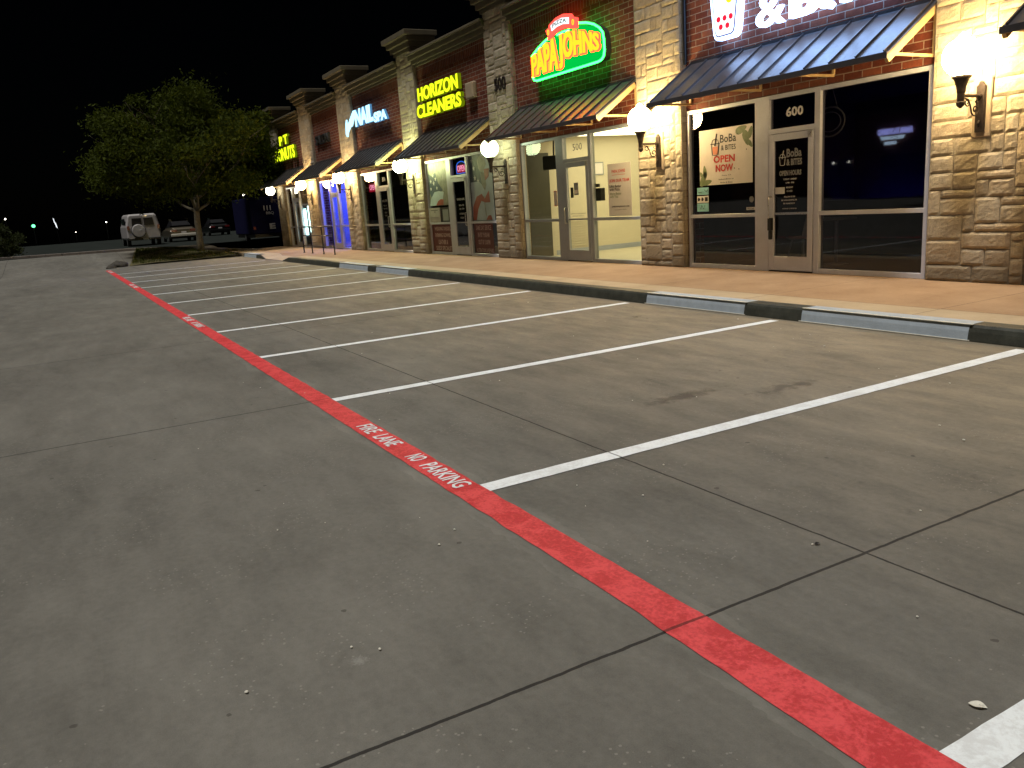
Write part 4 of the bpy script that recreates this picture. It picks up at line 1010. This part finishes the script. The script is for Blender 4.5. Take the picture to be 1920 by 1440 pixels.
flat('window_panel', 'maroon panel reading same day service below the right cleaners window', 'window print',
     [(M['maroon'], rect(-20.0, -18.92, .225, 1.015)), ('words', M['pinkgrey'], many(T('SAME DAY SERVICE', -19.88, -19.02, .84, .97, .02), T('IN BY 9:00AM', -19.8, -19.14, .65, .78, .02), T('OUT BY 5:00PM', -19.8, -19.12, .46, .59, .02), T('ALTERATIONS & REPAIRS', -19.92, -18.96, .25, .36, .02)))])
flat('door_lettering', 'white hours lettering on the dark door of the cleaners', 'lettering', [(M['vinyl'], many(T('BUSINESS HOURS', -20.85, -20.38, 1.66, 1.72, .01), T('MON - FRI', -20.75, -20.45, 1.50, 1.55, .01), T('7AM - 7PM', -20.75, -20.45, 1.40, 1.45, 0), T('SATURDAY', -20.75, -20.45, 1.27, 1.32, 0), T('SUNDAY', -20.72, -20.48, 1.16, 1.21, 0)))], y=DY-.004)
flat('door_lettering', 'dim white lettering on the dark door of the nail spa', 'lettering', [(M['vinylgrey'], many(T('NAIL SPA', -26.7, -26.2, 1.80, 1.88, .01), T('MON - SAT', -26.6, -26.3, 1.66, 1.71, .0), T('10AM - 7PM', -26.6, -26.28, 1.56, 1.61, 0), T('SUNDAY', -26.55, -26.33, 1.43, 1.48, 0), T('CLOSED', -26.55, -26.33, 1.33, 1.38, 0)))], y=DY-.004)
# drop slot panel and notice board between the cleaners panes
flat('drop_slot_panel', 'white metal drop panel between the panes of the left cleaners window', 'panel', [(M['whitepaint'], lambda q, y: (q.box(-22.79, -22.08, y-.03, y+.002, 1.09, 1.50))), ('slot', M['black'], lambda q, y: q.box(-22.7, -22.2, y-.034, y-.031, 1.42, 1.435)), ('keyhole', M['black'], lambda q, y: q.box(-22.42, -22.38, y-.036, y-.033, 1.36, 1.40)), ('ledge', M['vinylgrey'], lambda q, y: q.box(-22.72, -22.16, y-.04, y-.03, 1.22, 1.23))], y=GY-.01)
flat('notice_board', 'dark framed notice beside the white drop panel of the cleaners', 'notice', [(M['signback'], rect(-22.03, -21.43, 1.09, 1.50)), ('paper', M['pgrey'], rect(-21.93, -21.55, 1.12, 1.44))], y=GY-.01)
# open signs
def open_sign(x0, x1, z0, z1, red, label, dome):
    t = empty('open_sign', ((x0+x1)/2, 10.16, z0)); tag(t, label, 'open sign'); y = 10.15
    q = MB(); q.box(x0, x1, y+.012, y+.03, z0, z1); sp(q, t, 'backboard', M['maroon'])
    q = MB()
    put_text(q, 'OPEN', x0+.04, x1-.04, z0+.05, z1-.05 if not dome else z0+(z1-z0)*.72, y, .01, .02); sp(q, t, 'letters', M['e_openpink'])
    q = MB(); pts = [(x0, y, z0), (x1, y, z0), (x1, y, z1-.02), (x0, y, z1-.02)] if not dome else [(x0, y, z0), (x1, y, z0)]+[((x0+x1)/2+(x1-x0)/2*math.cos(a*.314), y, z0+(z1-z0)*.6+(z1-z0)*.45*math.sin(a*.314)) for a in range(11)]
    q.tube(pts, .012, 6, closed=True); sp(q, t, 'neon_outline', M['e_openblue'] if dome else M['e_openred'], smooth=True)
    q = MB(); q.box(x0+.02, x1-.02, y+.004, y+.011, z0+.02, z0+(z1-z0)*.75); sp(q, t, 'glow_panel', red)
open_sign(-20.93, -20.35, 2.38, 2.68, M['e_openred'], 'red and blue domed neon OPEN sign above the cleaners door', True)
open_sign(-28.1, -27.45, 2.20, 2.48, M['e_openred'], 'small pink and red OPEN sign in the left nail spa window', False)
# unlit oval hanging sign in 600
t = empty('hanging_oval_sign', (-8.6, 10.35, 2.2)); tag(t, 'unlit oval sign hung on a chain behind the large 600 window', 'hanging sign')
q = MB(); q.tube([(-8.58+.27*math.cos(a*.314), 10.35, 2.36+.21*math.sin(a*.314)) for a in range(20)], .014, 6, closed=True); q.tube([(-8.58+.2*math.cos(a*.314), 10.35, 2.36+.14*math.sin(a*.314)) for a in range(20)], .008, 6, closed=True); sp(q, t, 'oval_frame', M['pgrey'], smooth=True)
q = MB(); q.tube([(-8.72, 10.35, 2.54), (-8.58, 10.35, 2.97), (-8.44, 10.35, 2.54)], .006, 5); sp(q, t, 'chain', M['pgrey'])

# chair and table inside 600
t = empty('bistro_chair', (-9.75, 11.1, .15)); tag(t, 'white moulded chair seen through the 600 door glass', 'chair')
q = MB(); vs = []
for j in range(9):
    s = j/8
    for i in range(9):
        u = i/8-.5
        if s < .5: y = 10.95+s*.8; z = .60-.03*math.cos(u*3)+.0
        else: y = 11.35+(s-.5)*.16; z = .60+(s-.5)*.9
        w = .42 if s < .55 else .42-.25*(s-.55)
        vs.append((-9.75+u*w, y+.10*u*u, z))
q.add(vs, [(j*9+i, j*9+i+1, (j+1)*9+i+1, (j+1)*9+i) for j in range(8) for i in range(8)])
o = sp(q, t, 'seat_shell', M['vinyl'], smooth=True); mo = o.modifiers.new('s', 'SOLIDIFY'); mo.thickness = .015
for a, b in ((-1, -1), (1, -1), (1, 1), (-1, 1)):
    q = MB(); q.tube([(-9.75+a*.12, 11.15+b*.12, .58), (-9.75+a*.2, 11.15+b*.2, .152)], .012, 6); sp(q, t, 'leg', M['steel'])
t = empty('bistro_table', (-9.15, 11.2, .15)); tag(t, 'round pedestal table beside the white chair inside 600', 'table')
q = MB(); q.lathe([(.3, .88), (.31, .89), (.31, .905), (.3, .915)], (-9.15, 11.25, 0), 24); sp(q, t, 'table_top', M['vinylgrey'])
q = MB(); q.tube([(-9.15, 11.25, .17), (-9.15, 11.25, .88)], .03, 10); sp(q, t, 'pedestal', M['steel'])
q = MB(); q.lathe([(.2, .151), (.2, .165), (.04, .18)], (-9.15, 11.25, 0), 20); sp(q, t, 'foot', M['steel'])
# display case lights in 100
t = empty('display_case', (-37.0, 10.4, .15)); tag(t, 'glowing cyan drinks case behind the donut shop glass', 'display case')
q = MB(); q.box(-37.35, -36.72, 10.22, 10.7, .15, 2.0); sp(q, t, 'cabinet', M['dark'])
q = MB(); q.box(-37.3, -36.77, 10.205, 10.219, .65, 1.85); sp(q, t, 'lit_front', M['e_case'])
q = MB()
for k in range(4): q.box(-37.33, -36.74, 10.19, 10.204, .65+k*.38, .68+k*.38)
sp(q, t, 'shelf', M['steel'])
t = empty('light_box', (-36.3, 10.3, .15)); tag(t, 'narrow white light box standing right of the drinks case', 'light box')
q = MB(); q.box(-36.45, -36.15, 10.19, 10.21, .8, 1.95); sp(q, t, 'lit_face', M['e_case'])
q = MB(); q.box(-36.48, -36.12, 10.211, 10.3, .15, 1.98); sp(q, t, 'housing', M['vinyl'])

# ------------------------------------------------------------------ railing on the sidewalk
t = empty('handrail', (-29.5, 8.5, .15)); tag(t, 'black three rail metal railing on the sidewalk before the blue lit shop', 'railing')
rx = [-31.55, -30.4, -28.95, -27.65]; ry = 8.5
for x in rx:
    q = MB(); q.tube([(x, ry, .15), (x, ry, 1.12)], .024, 8); q.lathe([(.05, .15), (.05, .162)], (x, ry, 0), 10); sp(q, t, 'post', M['black'])
for z in (1.12, .80, .42):
    q = MB(); q.tube([(rx[0], ry, z), (rx[-1], ry, z)], .022, 8); sp(q, t, 'rail', M['black'])

# ------------------------------------------------------------------ trees
def tree(name, base, H, cr, cz, ch, label, nleaf, seed, lm, lean=(0, 0), leafs=.13, trunk_r=.17, fork=.33):
    rg = random.Random(seed); t = empty(name, base); tag(t, label, 'tree' if H > 3 else 'bush'); bx, by, bz = base
    q = MB(); tips = []
    top = Vector((bx+lean[0], by+lean[1], bz+H*fork))
    tr = [Vector((bx, by, bz-.05)).lerp(top, k/5)+Vector((.03*rg.uniform(-1, 1), .03*rg.uniform(-1, 1), 0)) for k in range(6)]
    q.tube(tr, [trunk_r*(1.25 if k == 0 else 1-.07*k) for k in range(6)], 10)
    def branch(p, d, l, r, lv):
        pts = [p]; dd = d.copy()
        for k in range(5):
            dd = (dd+Vector((rg.uniform(-.18, .18), rg.uniform(-.18, .18), rg.uniform(-.05, .14)))).normalized(); pts.append(pts[-1]+dd*l/5)
        q.tube(pts, [r*(1-.14*k) for k in range(6)], 6)
        if lv == 0: tips.extend(pts[2:]); return
        for k in range(3 if lv > 1 else 4):
            s = pts[rg.randint(2, 5)]; a = rg.uniform(0, 6.28)
            nd = (dd+Vector((math.cos(a), math.sin(a), rg.uniform(-.2, .5)))*.8).normalized(); branch(s, nd, l*.62, r*.5, lv-1)
        tips.append(pts[-1])
    for k in range(7):
        a = k/7*6.28+rg.uniform(-.3, .3); el = rg.uniform(.15, 1.2)
        branch(tr[-1] if k % 2 else tr[-2], Vector((math.cos(a)*math.cos(el), math.sin(a)*math.cos(el), math.sin(el))), cr*.62, trunk_r*.45, 2)
    sp(q, t, 'trunk', M['bark'], smooth=True)
    # crown: leaf clusters on a lumpy shell, denser outside, flatter at the base
    q = MB(); clumps = []
    C = Vector((bx+lean[0], by+lean[1], bz+cz))
    for k in range(130):
        u = rg.uniform(-1, 1); a = rg.uniform(0, 6.28); rr_ = math.sqrt(max(0, 1-u*u)); f = rg.uniform(.35, 1)**.5
        lump = 1+.16*noise.noise(Vector((math.cos(a)*1.7+seed, math.sin(a)*1.7, u*1.7)))
        hz = ch*(u if u > 0 else u*.95)
        clumps.append((C+Vector((math.cos(a)*rr_*cr*f*lump, math.sin(a)*rr_*cr*f*lump, hz*f*lump)), rg.uniform(.4, 1.0)*cr*.19))
    for k in range(nleaf):
        c, r = clumps[rg.randrange(len(clumps))]
        o = Vector((rg.gauss(0, .5), rg.gauss(0, .5), rg.gauss(0, .38)))*r; p = c+o
        s = leafs*rg.uniform(.6, 1.3); n = Vector((rg.uniform(-1, 1), rg.uniform(-1, 1), rg.uniform(-.3, 1))).normalized(); a = n.orthogonal().normalized(); b = n.cross(a)
        th = rg.uniform(0, 6.28); a, b = a*math.cos(th)+b*math.sin(th), b*math.cos(th)-a*math.sin(th)
        q.add([p-a*s, p-b*s*.38+a*s*.1, p+a*s-n*s*.25, p+b*s*.38+a*s*.1], [(0, 1, 2, 3)])
    sp(q, t, 'crown', lm, recalc=False)
    return t
tree('shade_tree', (-41, 6.12, .14), 7.2, 4.55, 4.72, 2.4, 'broad leafy tree on the grass verge, lit yellow green on its building side', 80000, 5, M['leaf'], (0, .12), .10, .17, .34)
tree('shade_tree', (-24.2, -19, .0), 5.6, 2.3, 3.4, 2.1, 'loose tree across the lot, seen mirrored in the large 600 window', 9000, 12, M['leaf'], (0, 0), .10, .11, .3)
tree('bush', (-49, -2.6, .42), 1.7, 1.6, .85, .9, 'dark bush at the left edge beyond the pale kerb', 6000, 21, M['bush'], (0, 0), .09, .05, .15)

# boulders at the nose of the verge
for (x, y, s, lab) in ((-37.3, 2.35, .30, 'dark boulder at the tip of the verge, the larger'), (-36.6, 2.0, .17, 'low dark boulder just before the end of the red stripe')):
    q = MB(); q.ball((0, 0, 0), 1, 16, 10)
    q.v = [(x+a*s*1.5*(1+.35*noise.noise(Vector((a, b, c))*1.6+Vector((x, 0, 0)))), y+b*s*1.1*(1+.35*noise.noise(Vector((a, b, c))*1.6+Vector((x, 5, 0)))), hgt(x)+.1*s+c*s*.75*(1+.3*noise.noise(Vector((a, b, c))*2))) for a, b, c in q.v]
    tag(q.build('boulder', M['rock'], smooth=True), lab, 'boulder')

# ------------------------------------------------------------------ vehicles
def wheel(root, x, y, z, r=.33, w=.2):
    q = MB(); q.lathe([(r*.6, -w/2), (r*.95, -w/2), (r, -w/2+.03), (r, w/2-.03), (r*.95, w/2), (r*.6, w/2)], (x, y, z), 20, 'Y'); o = sp(q, root, 'wheel', M['tyre'])
    q = MB(); q.lathe([(r*.62, -w/2-.004), (r*.5, -w/2+.02), (.02, -w/2-.01)], (x, y, z), 16, 'Y'); q.lathe([(r*.62, w/2+.004), (r*.5, w/2-.02), (.02, w/2+.01)], (x, y, z), 16, 'Y'); c = q.build('rim', M['steel']); c.parent = o
def loft(q, secs):
    """closed sections (lists of y,z) at x positions"""
    n = len(secs[0][1]); vs = [(x, y, z) for x, s in secs for y, z in s]
    fs = [(i*n+j, i*n+(j+1) % n, (i+1)*n+(j+1) % n, (i+1)*n+j) for i in range(len(secs)-1) for j in range(n)]
    fs += [tuple(range(n))[::-1], tuple((len(secs)-1)*n+j for j in range(n))]
    q.add(vs, fs)
def vsec(hw, z0, zb, zt, tw):   # half width, sill, belt, top, top half width
    return [(-hw*.93, z0), (-hw, z0+.12), (-hw*1.0, zb), (-tw, zt-.10), (-tw*.88, zt), (tw*.88, zt), (tw, zt-.10), (hw*1.0, zb), (hw, z0+.12), (hw*.93, z0)]
def make_van(x, y, g, label):
    t = empty('parked_van', (x-2.5, y, g)); tag(t, label, 'van', None)
    q = MB()
    S = [(x, vsec(.90, g+.42, g+1.15, g+1.83, .76)), (x-.12, vsec(.95, g+.40, g+1.15, g+1.90, .80)), (x-3.6, vsec(.97, g+.38, g+1.15, g+1.93, .82)),
         (x-4.3, vsec(.96, g+.38, g+1.15, g+1.60, .80)), (x-4.6, vsec(.95, g+.38, g+1.02, g+1.15, .82)), (x-5.2, vsec(.85, g+.42, g+.85, g+.95, .75))]
    loft(q, S); sp(q, t, 'body', M['whitepaint'], bevel=.04, seg=3)
    for s in (-1, 1):
        q = MB(); q.prism([(y+s*.06, g+1.22), (y+s*.62, g+1.22), (y+s*.58, g+1.66), (y+s*.06, g+1.66)], x+.004, x+.02, 'YZ'); sp(q, t, 'rear_window', M['carglass'])
        q = MB(); q.box(x-.03, x+.03, y+s*.84-.07, y+s*.84+.07, g+.98, g+1.22); sp(q, t, 'tail_light', M['tail'], bevel=.01)
        q = MB(); yy = y+s*.91; q.prism([(x-.6, g+1.22), (x-3.3, g+1.22), (x-3.2, g+1.68), (x-.7, g+1.68)], min(yy, yy+s*.02), max(yy, yy+s*.02)); sp(q, t, 'side_window', M['carglass'])
    q = MB(); q.box(x-.02, x+.12, y-.9, y+.9, g+.36, g+.50); sp(q, t, 'rear_bumper', M['black'], bevel=.02)
    q = MB(); q.box(x+.121, x+.126, y-.12, y+.18, g+.37, g+.48); sp(q, t, 'licence_plate', M['pwhite'])
    q = MB(); q.lathe([(.05, .01), (.36, .01), (.38, .05), (.38, .2), (.35, .235), (.02, .245)], (x, y-.30, g+.92), 28, 'X'); o = sp(q, t, 'spare_wheel_cover', M['whitepaint'])
    q = MB(); q.tube([(x+.12, y-.30+.40*math.cos(a*.2856), g+.92+.40*math.sin(a*.2856)) for a in range(22)], .018, 6, closed=True); c = q.build('cover_rim', M['black']); c.parent = o
    q = MB(); q.tube([(x+.02, y+.04, g+1.16), (x+.2, y-.05, g+1.1), (x+.24, y-.2, g+.95)], .018, 6); sp(q, t, 'spare_wheel_arm', M['steel'])
    q = MB(); q.box(x-.002, x+.004, y-.008, y+.008, g+.52, g+1.8); sp(q, t, 'door_gap', M['black'])
    for wx in (x-.95, x-4.2):
        for s in (-1, 1): wheel(t, wx, y+s*.84, g+.34)
    return t
make_van(-54, 5.05, .42, 'white van seen from behind with a round spare wheel cover and two rear windows')
def make_car(x, y, g, paint, label, name='parked_car'):
    t = empty(name, (x-2.3, y, g)); tag(t, label, 'car', 'cars parked behind the tree')
    q = MB()
    def s_(hw, z0, zb, zt, tw): return vsec(hw, g+z0, g+zb, g+zt, tw)
    S = [(x, s_(.78, .35, .70, .80, .62)), (x-.1, s_(.86, .28, .72, .92, .72)), (x-.9, s_(.89, .22, .78, .97, .74)), (x-3.3, s_(.90, .22, .76, .93, .76)), (x-4.3, s_(.86, .25, .65, .80, .68)), (x-4.6, s_(.74, .34, .55, .66, .58))]
    loft(q, S); sp(q, t, 'body', paint, bevel=.03, seg=2)
    q = MB(); loft(q, [(x-.8, vsec(.68, g+.9, g+.93, g+.96, .60)), (x-1.35, vsec(.70, g+.9, g+1.0, g+1.38, .55)), (x-2.4, vsec(.70, g+.9, g+1.0, g+1.42, .55)), (x-3.3, vsec(.70, g+.86, g+.9, g+.94, .62))]); sp(q, t, 'cabin', M['carglass'], bevel=.03)
    q = MB(); loft(q, [(x-1.3, [(y_, z_+.005) for y_, z_ in vsec(.52, g+1.36, g+1.37, g+1.39, .5)]), (x-2.45, [(y_, z_+.01) for y_, z_ in vsec(.52, g+1.39, g+1.40, g+1.42, .5)])]); sp(q, t, 'roof', paint)
    for s in (-1, 1):
        q = MB(); q.box(x-.09, x+.012, y+s*.58-.18, y+s*.58+.18, g+.66, g+.80); sp(q, t, 'tail_light', M['tail'], bevel=.01)
    q = MB(); q.box(x-.03, x+.10, y-.80, y+.80, g+.36, g+.54); sp(q, t, 'rear_bumper', M['kerbedge'] if paint is M['silver'] else paint, bevel=.03, seg=2)
    q = MB(); q.box(x+.011, x+.02, y-.16, y+.16, g+.58, g+.68); sp(q, t, 'licence_plate', M['pwhite'])
    for wx in (x-.9, x-3.7):
        for s in (-1, 1): wheel(t, wx, y+s*.78, g+.31, .31, .19)
    # sections are drawn round y = 0: move them to the car's lane
    for c in kids(t):
        if c.name.split('.')[0] in ('body', 'cabin', 'roof'):
            for v in c.data.vertices: v.co.y += y
    return t
make_car(-57.5, 7.75, .42, M['silver'], 'champagne sedan seen from behind, half hidden by the tree trunk')
make_car(-72, 12.6, .42, M['darkpaint'], 'dark car in shadow right of the tree trunk, far off')
for o in list(bpy.data.objects):
    if o.name.startswith('body') and o.parent and o.parent.name == 'parked_van':
        for v in o.data.vertices: v.co.y += 5.05
# dark trailer beyond the end pier
t = empty('dark_trailer', (-45, 10.4, .3)); tag(t, 'dark navy box trailer with pale marks standing beyond the end of the building', 'trailer')
q = MB(); q.box(-48.5, -44, 9.3, 11.5, .75, 2.65); sp(q, t, 'box_body', M['navy'], bevel=.05, seg=2)
q = MB(); q.box(-48.4, -44.05, 9.4, 11.4, .58, .74); sp(q, t, 'chassis', M['black'])
q = MB()
for k, yy in enumerate((10.0, 10.16, 10.32)): q.box(-43.996, -43.985, yy, yy+.05, 1.95, 2.2)
put_text(q, 'BBQ', 10.1, 10.5, 1.72, 1.88, -43.985, .01, 0, 'YZ'); put_text(q, 'E', 10.2, 10.5, .98, 1.28, -43.985, .01, .05, 'YZ')
sp(q, t, 'pale_marks', M['vinyl'])
q = MB(); q.box(-43.996, -43.96, 9.34, 9.48, 1.0, 1.15); q.box(-43.996, -43.96, 11.3, 11.44, 1.0, 1.15); sp(q, t, 'marker_lamp', M['tail'])
for s in (9.45, 11.3): wheel(t, -46.2, s, .34+.38, .32, .2)
t.location.z = .3

# ------------------------------------------------------------------ far lamps
def far_lamp(x, y, z, r, m, label, cat='street lamp', name='far_street_lamp'):
    t = empty(name, (x, y, 0)); tag(t, label, cat)
    q = MB(); q.tube([(x, y, 0), (x, y, z)], .06, 6); q.tube([(x, y, z), (x+.5, y, z+.1)], .04, 6); sp(q, t, 'pole', M['black'])
    q = MB(); q.ball((x+.5, y, z), r, 12, 8); sp(q, t, 'lamp_head', m, smooth=True)
far_lamp(-120, -4.28, 3.66, .10, M['e_far'], 'tiny white far lamp at the very left edge')
far_lamp(-120, 6.85, 2.5, .08, M['e_far'], 'tiny white far lamp just left of the van')
far_lamp(-120, 24.65, 5.02, .17, M['e_far'], 'small warm far lamp between the tree and the building end')
far_lamp(-118, 3.1, 1.5, .045, M['e_far'], 'faintest far lamp, low between the white pennant and the van')
far_lamp(-119, -1.4, 2.6, .20, M['e_fargreen'], 'blurred green far light with a blue spot near the left edge', 'far light', 'far_green_light')
t = empty('lit_pennant', (-119, .95, 0)); tag(t, 'tall narrow white lit pennant in the dark left of the van', 'pennant')
q = MB(); q.prism([(.85, 3.4), (.95, 3.35), (1.0, 2.95), (1.12, 2.75), (1.2, 2.1), (1.05, 2.3), (.98, 2.7), (.9, 2.9)], -119, -118.96, 'YZ'); sp(q, t, 'pennant_cloth', emis('pennant_lit', (.9, .95, 1), 1.2))
q = MB(); q.tube([(-119.05, 1.2, 0), (-119.05, 1.0, 3.4)], .03, 6); sp(q, t, 'pole', M['black'])

# ------------------------------------------------------------------ shop row across the lot (only seen mirrored in the glass)
t = empty('shop_row_opposite', (-40, -31, 0)); tag(t, 'dark shop row across the lot, mirrored in the 600 window', 'building')
q = MB(); q.box(-60, -10, -42, -31, 0, 5.6); sp(q, t, 'wall', M['brick'])
q = MB(); q.box(-60.2, -9.8, -42.2, -30.8, 5.6, 5.9); sp(q, t, 'parapet', M['cornice'])
for x in range(-56, -14, 6):
    q = MB(); q.box(x, x+3.6, -31.02, -30.98, .2, 2.9); sp(q, t, 'window', M['carglass'])
def mirror_text(q, s, xa, xb, z0, z1, y, d, bold):
    vs, fs = text_geo(s, bold, 2, 1.0)
    q.add([(xb-(xb-xa)*u, y-d*(1-w), z0+(z1-z0)*v) for u, v, w in vs], [f[::-1] for f in fs])
s_ = empty('opposite_sign', (-37, -30.9, 4)); tag(s_, 'blue white lit shop sign across the lot, mirrored in the 600 window', 'shop sign')
q = MB(); mirror_text(q, 'ANNA FLOORING', -38.2, -35.6, 4.22, 4.62, -30.8, .1, .02); sp(q, s_, 'letters', M['e_reflsign'])
q = MB(); mirror_text(q, 'TILE & CARPET', -38.0, -36.2, 3.88, 4.12, -30.8, .1, .04); mirror_text(q, 'GRANITE', -37.7, -36.8, 3.55, 3.76, -30.8, .1, .04); sp(q, s_, 'small_letters', M['e_refl2'])
for x, lab in ((-41.9, 'left of two small wall lights of the shop row across the lot'), (-40.55, 'right of two small wall lights of the shop row across the lot')):
    q = MB(); q.ball((x, -30.85, 2.66), .09, 12, 8); o = q.build('opposite_wall_light', M['e_far'], smooth=True); tag(o, lab, 'wall light', 'wall lights across the lot')

# ------------------------------------------------------------------ night sky
w = bpy.data.worlds.new('World'); SC.world = w; w.use_nodes = True
nt = w.node_tree; bg = nt.nodes['Background']
sky = nt.nodes.new('ShaderNodeTexSky'); sky.sky_type = 'NISHITA'; sky.sun_disc = False; sky.sun_elevation = R(73); sky.sun_rotation = R(163)
nt.links.new(sky.outputs[0], bg.inputs[0]); bg.inputs[1].default_value = .00012
sd = bpy.data.lights.new('lot_fill_sun', 'SUN'); sd.energy = 2.85; sd.angle = R(10); sd.color = (1, .958, .89)  # overhead sun lamp added in place of the lot's unseen pole lights
so = bpy.data.objects.new('lot_fill_sun', sd); COL.objects.link(so); so.rotation_euler = (R(16), R(7), 0)

# ------------------------------------------------------------------ camera
f, pi_, ro, ya, h = 1516.18, .2216, -.0698, -1.0711, 1.5328
fw = Vector((math.sin(ya)*math.cos(pi_), math.cos(ya)*math.cos(pi_), -math.sin(pi_)))
r0 = Vector((math.cos(ya), -math.sin(ya), 0)); u0 = r0.cross(fw)
Rv = r0*math.cos(ro)+u0*math.sin(ro); Uv = -r0*math.sin(ro)+u0*math.cos(ro)
cd = bpy.data.cameras.new('camera'); co = bpy.data.objects.new('camera', cd); COL.objects.link(co)
mt = Matrix((Rv, Uv, -fw)).transposed().to_4x4(); mt.translation = Vector((0, 0, h)); co.matrix_world = mt
cd.sensor_fit = 'HORIZONTAL'; cd.sensor_width = 36; cd.lens = f/1920*36; cd.clip_end = 3000; cd.clip_start = .05
SC.camera = co
SC.render.engine = 'CYCLES'
c = SC.cycles
c.use_denoising = True; c.sample_clamp_indirect = 3; c.max_bounces = 6; c.diffuse_bounces = 3; c.glossy_bounces = 3; c.transparent_max_bounces = 10; c.caustics_reflective = False; c.caustics_refractive = False
c.use_light_tree = True; c.adaptive_threshold = .015
vs_ = SC.view_settings; vs_.view_transform = 'Standard'; vs_.look = 'None'; vs_.exposure = 0; vs_.gamma = 1
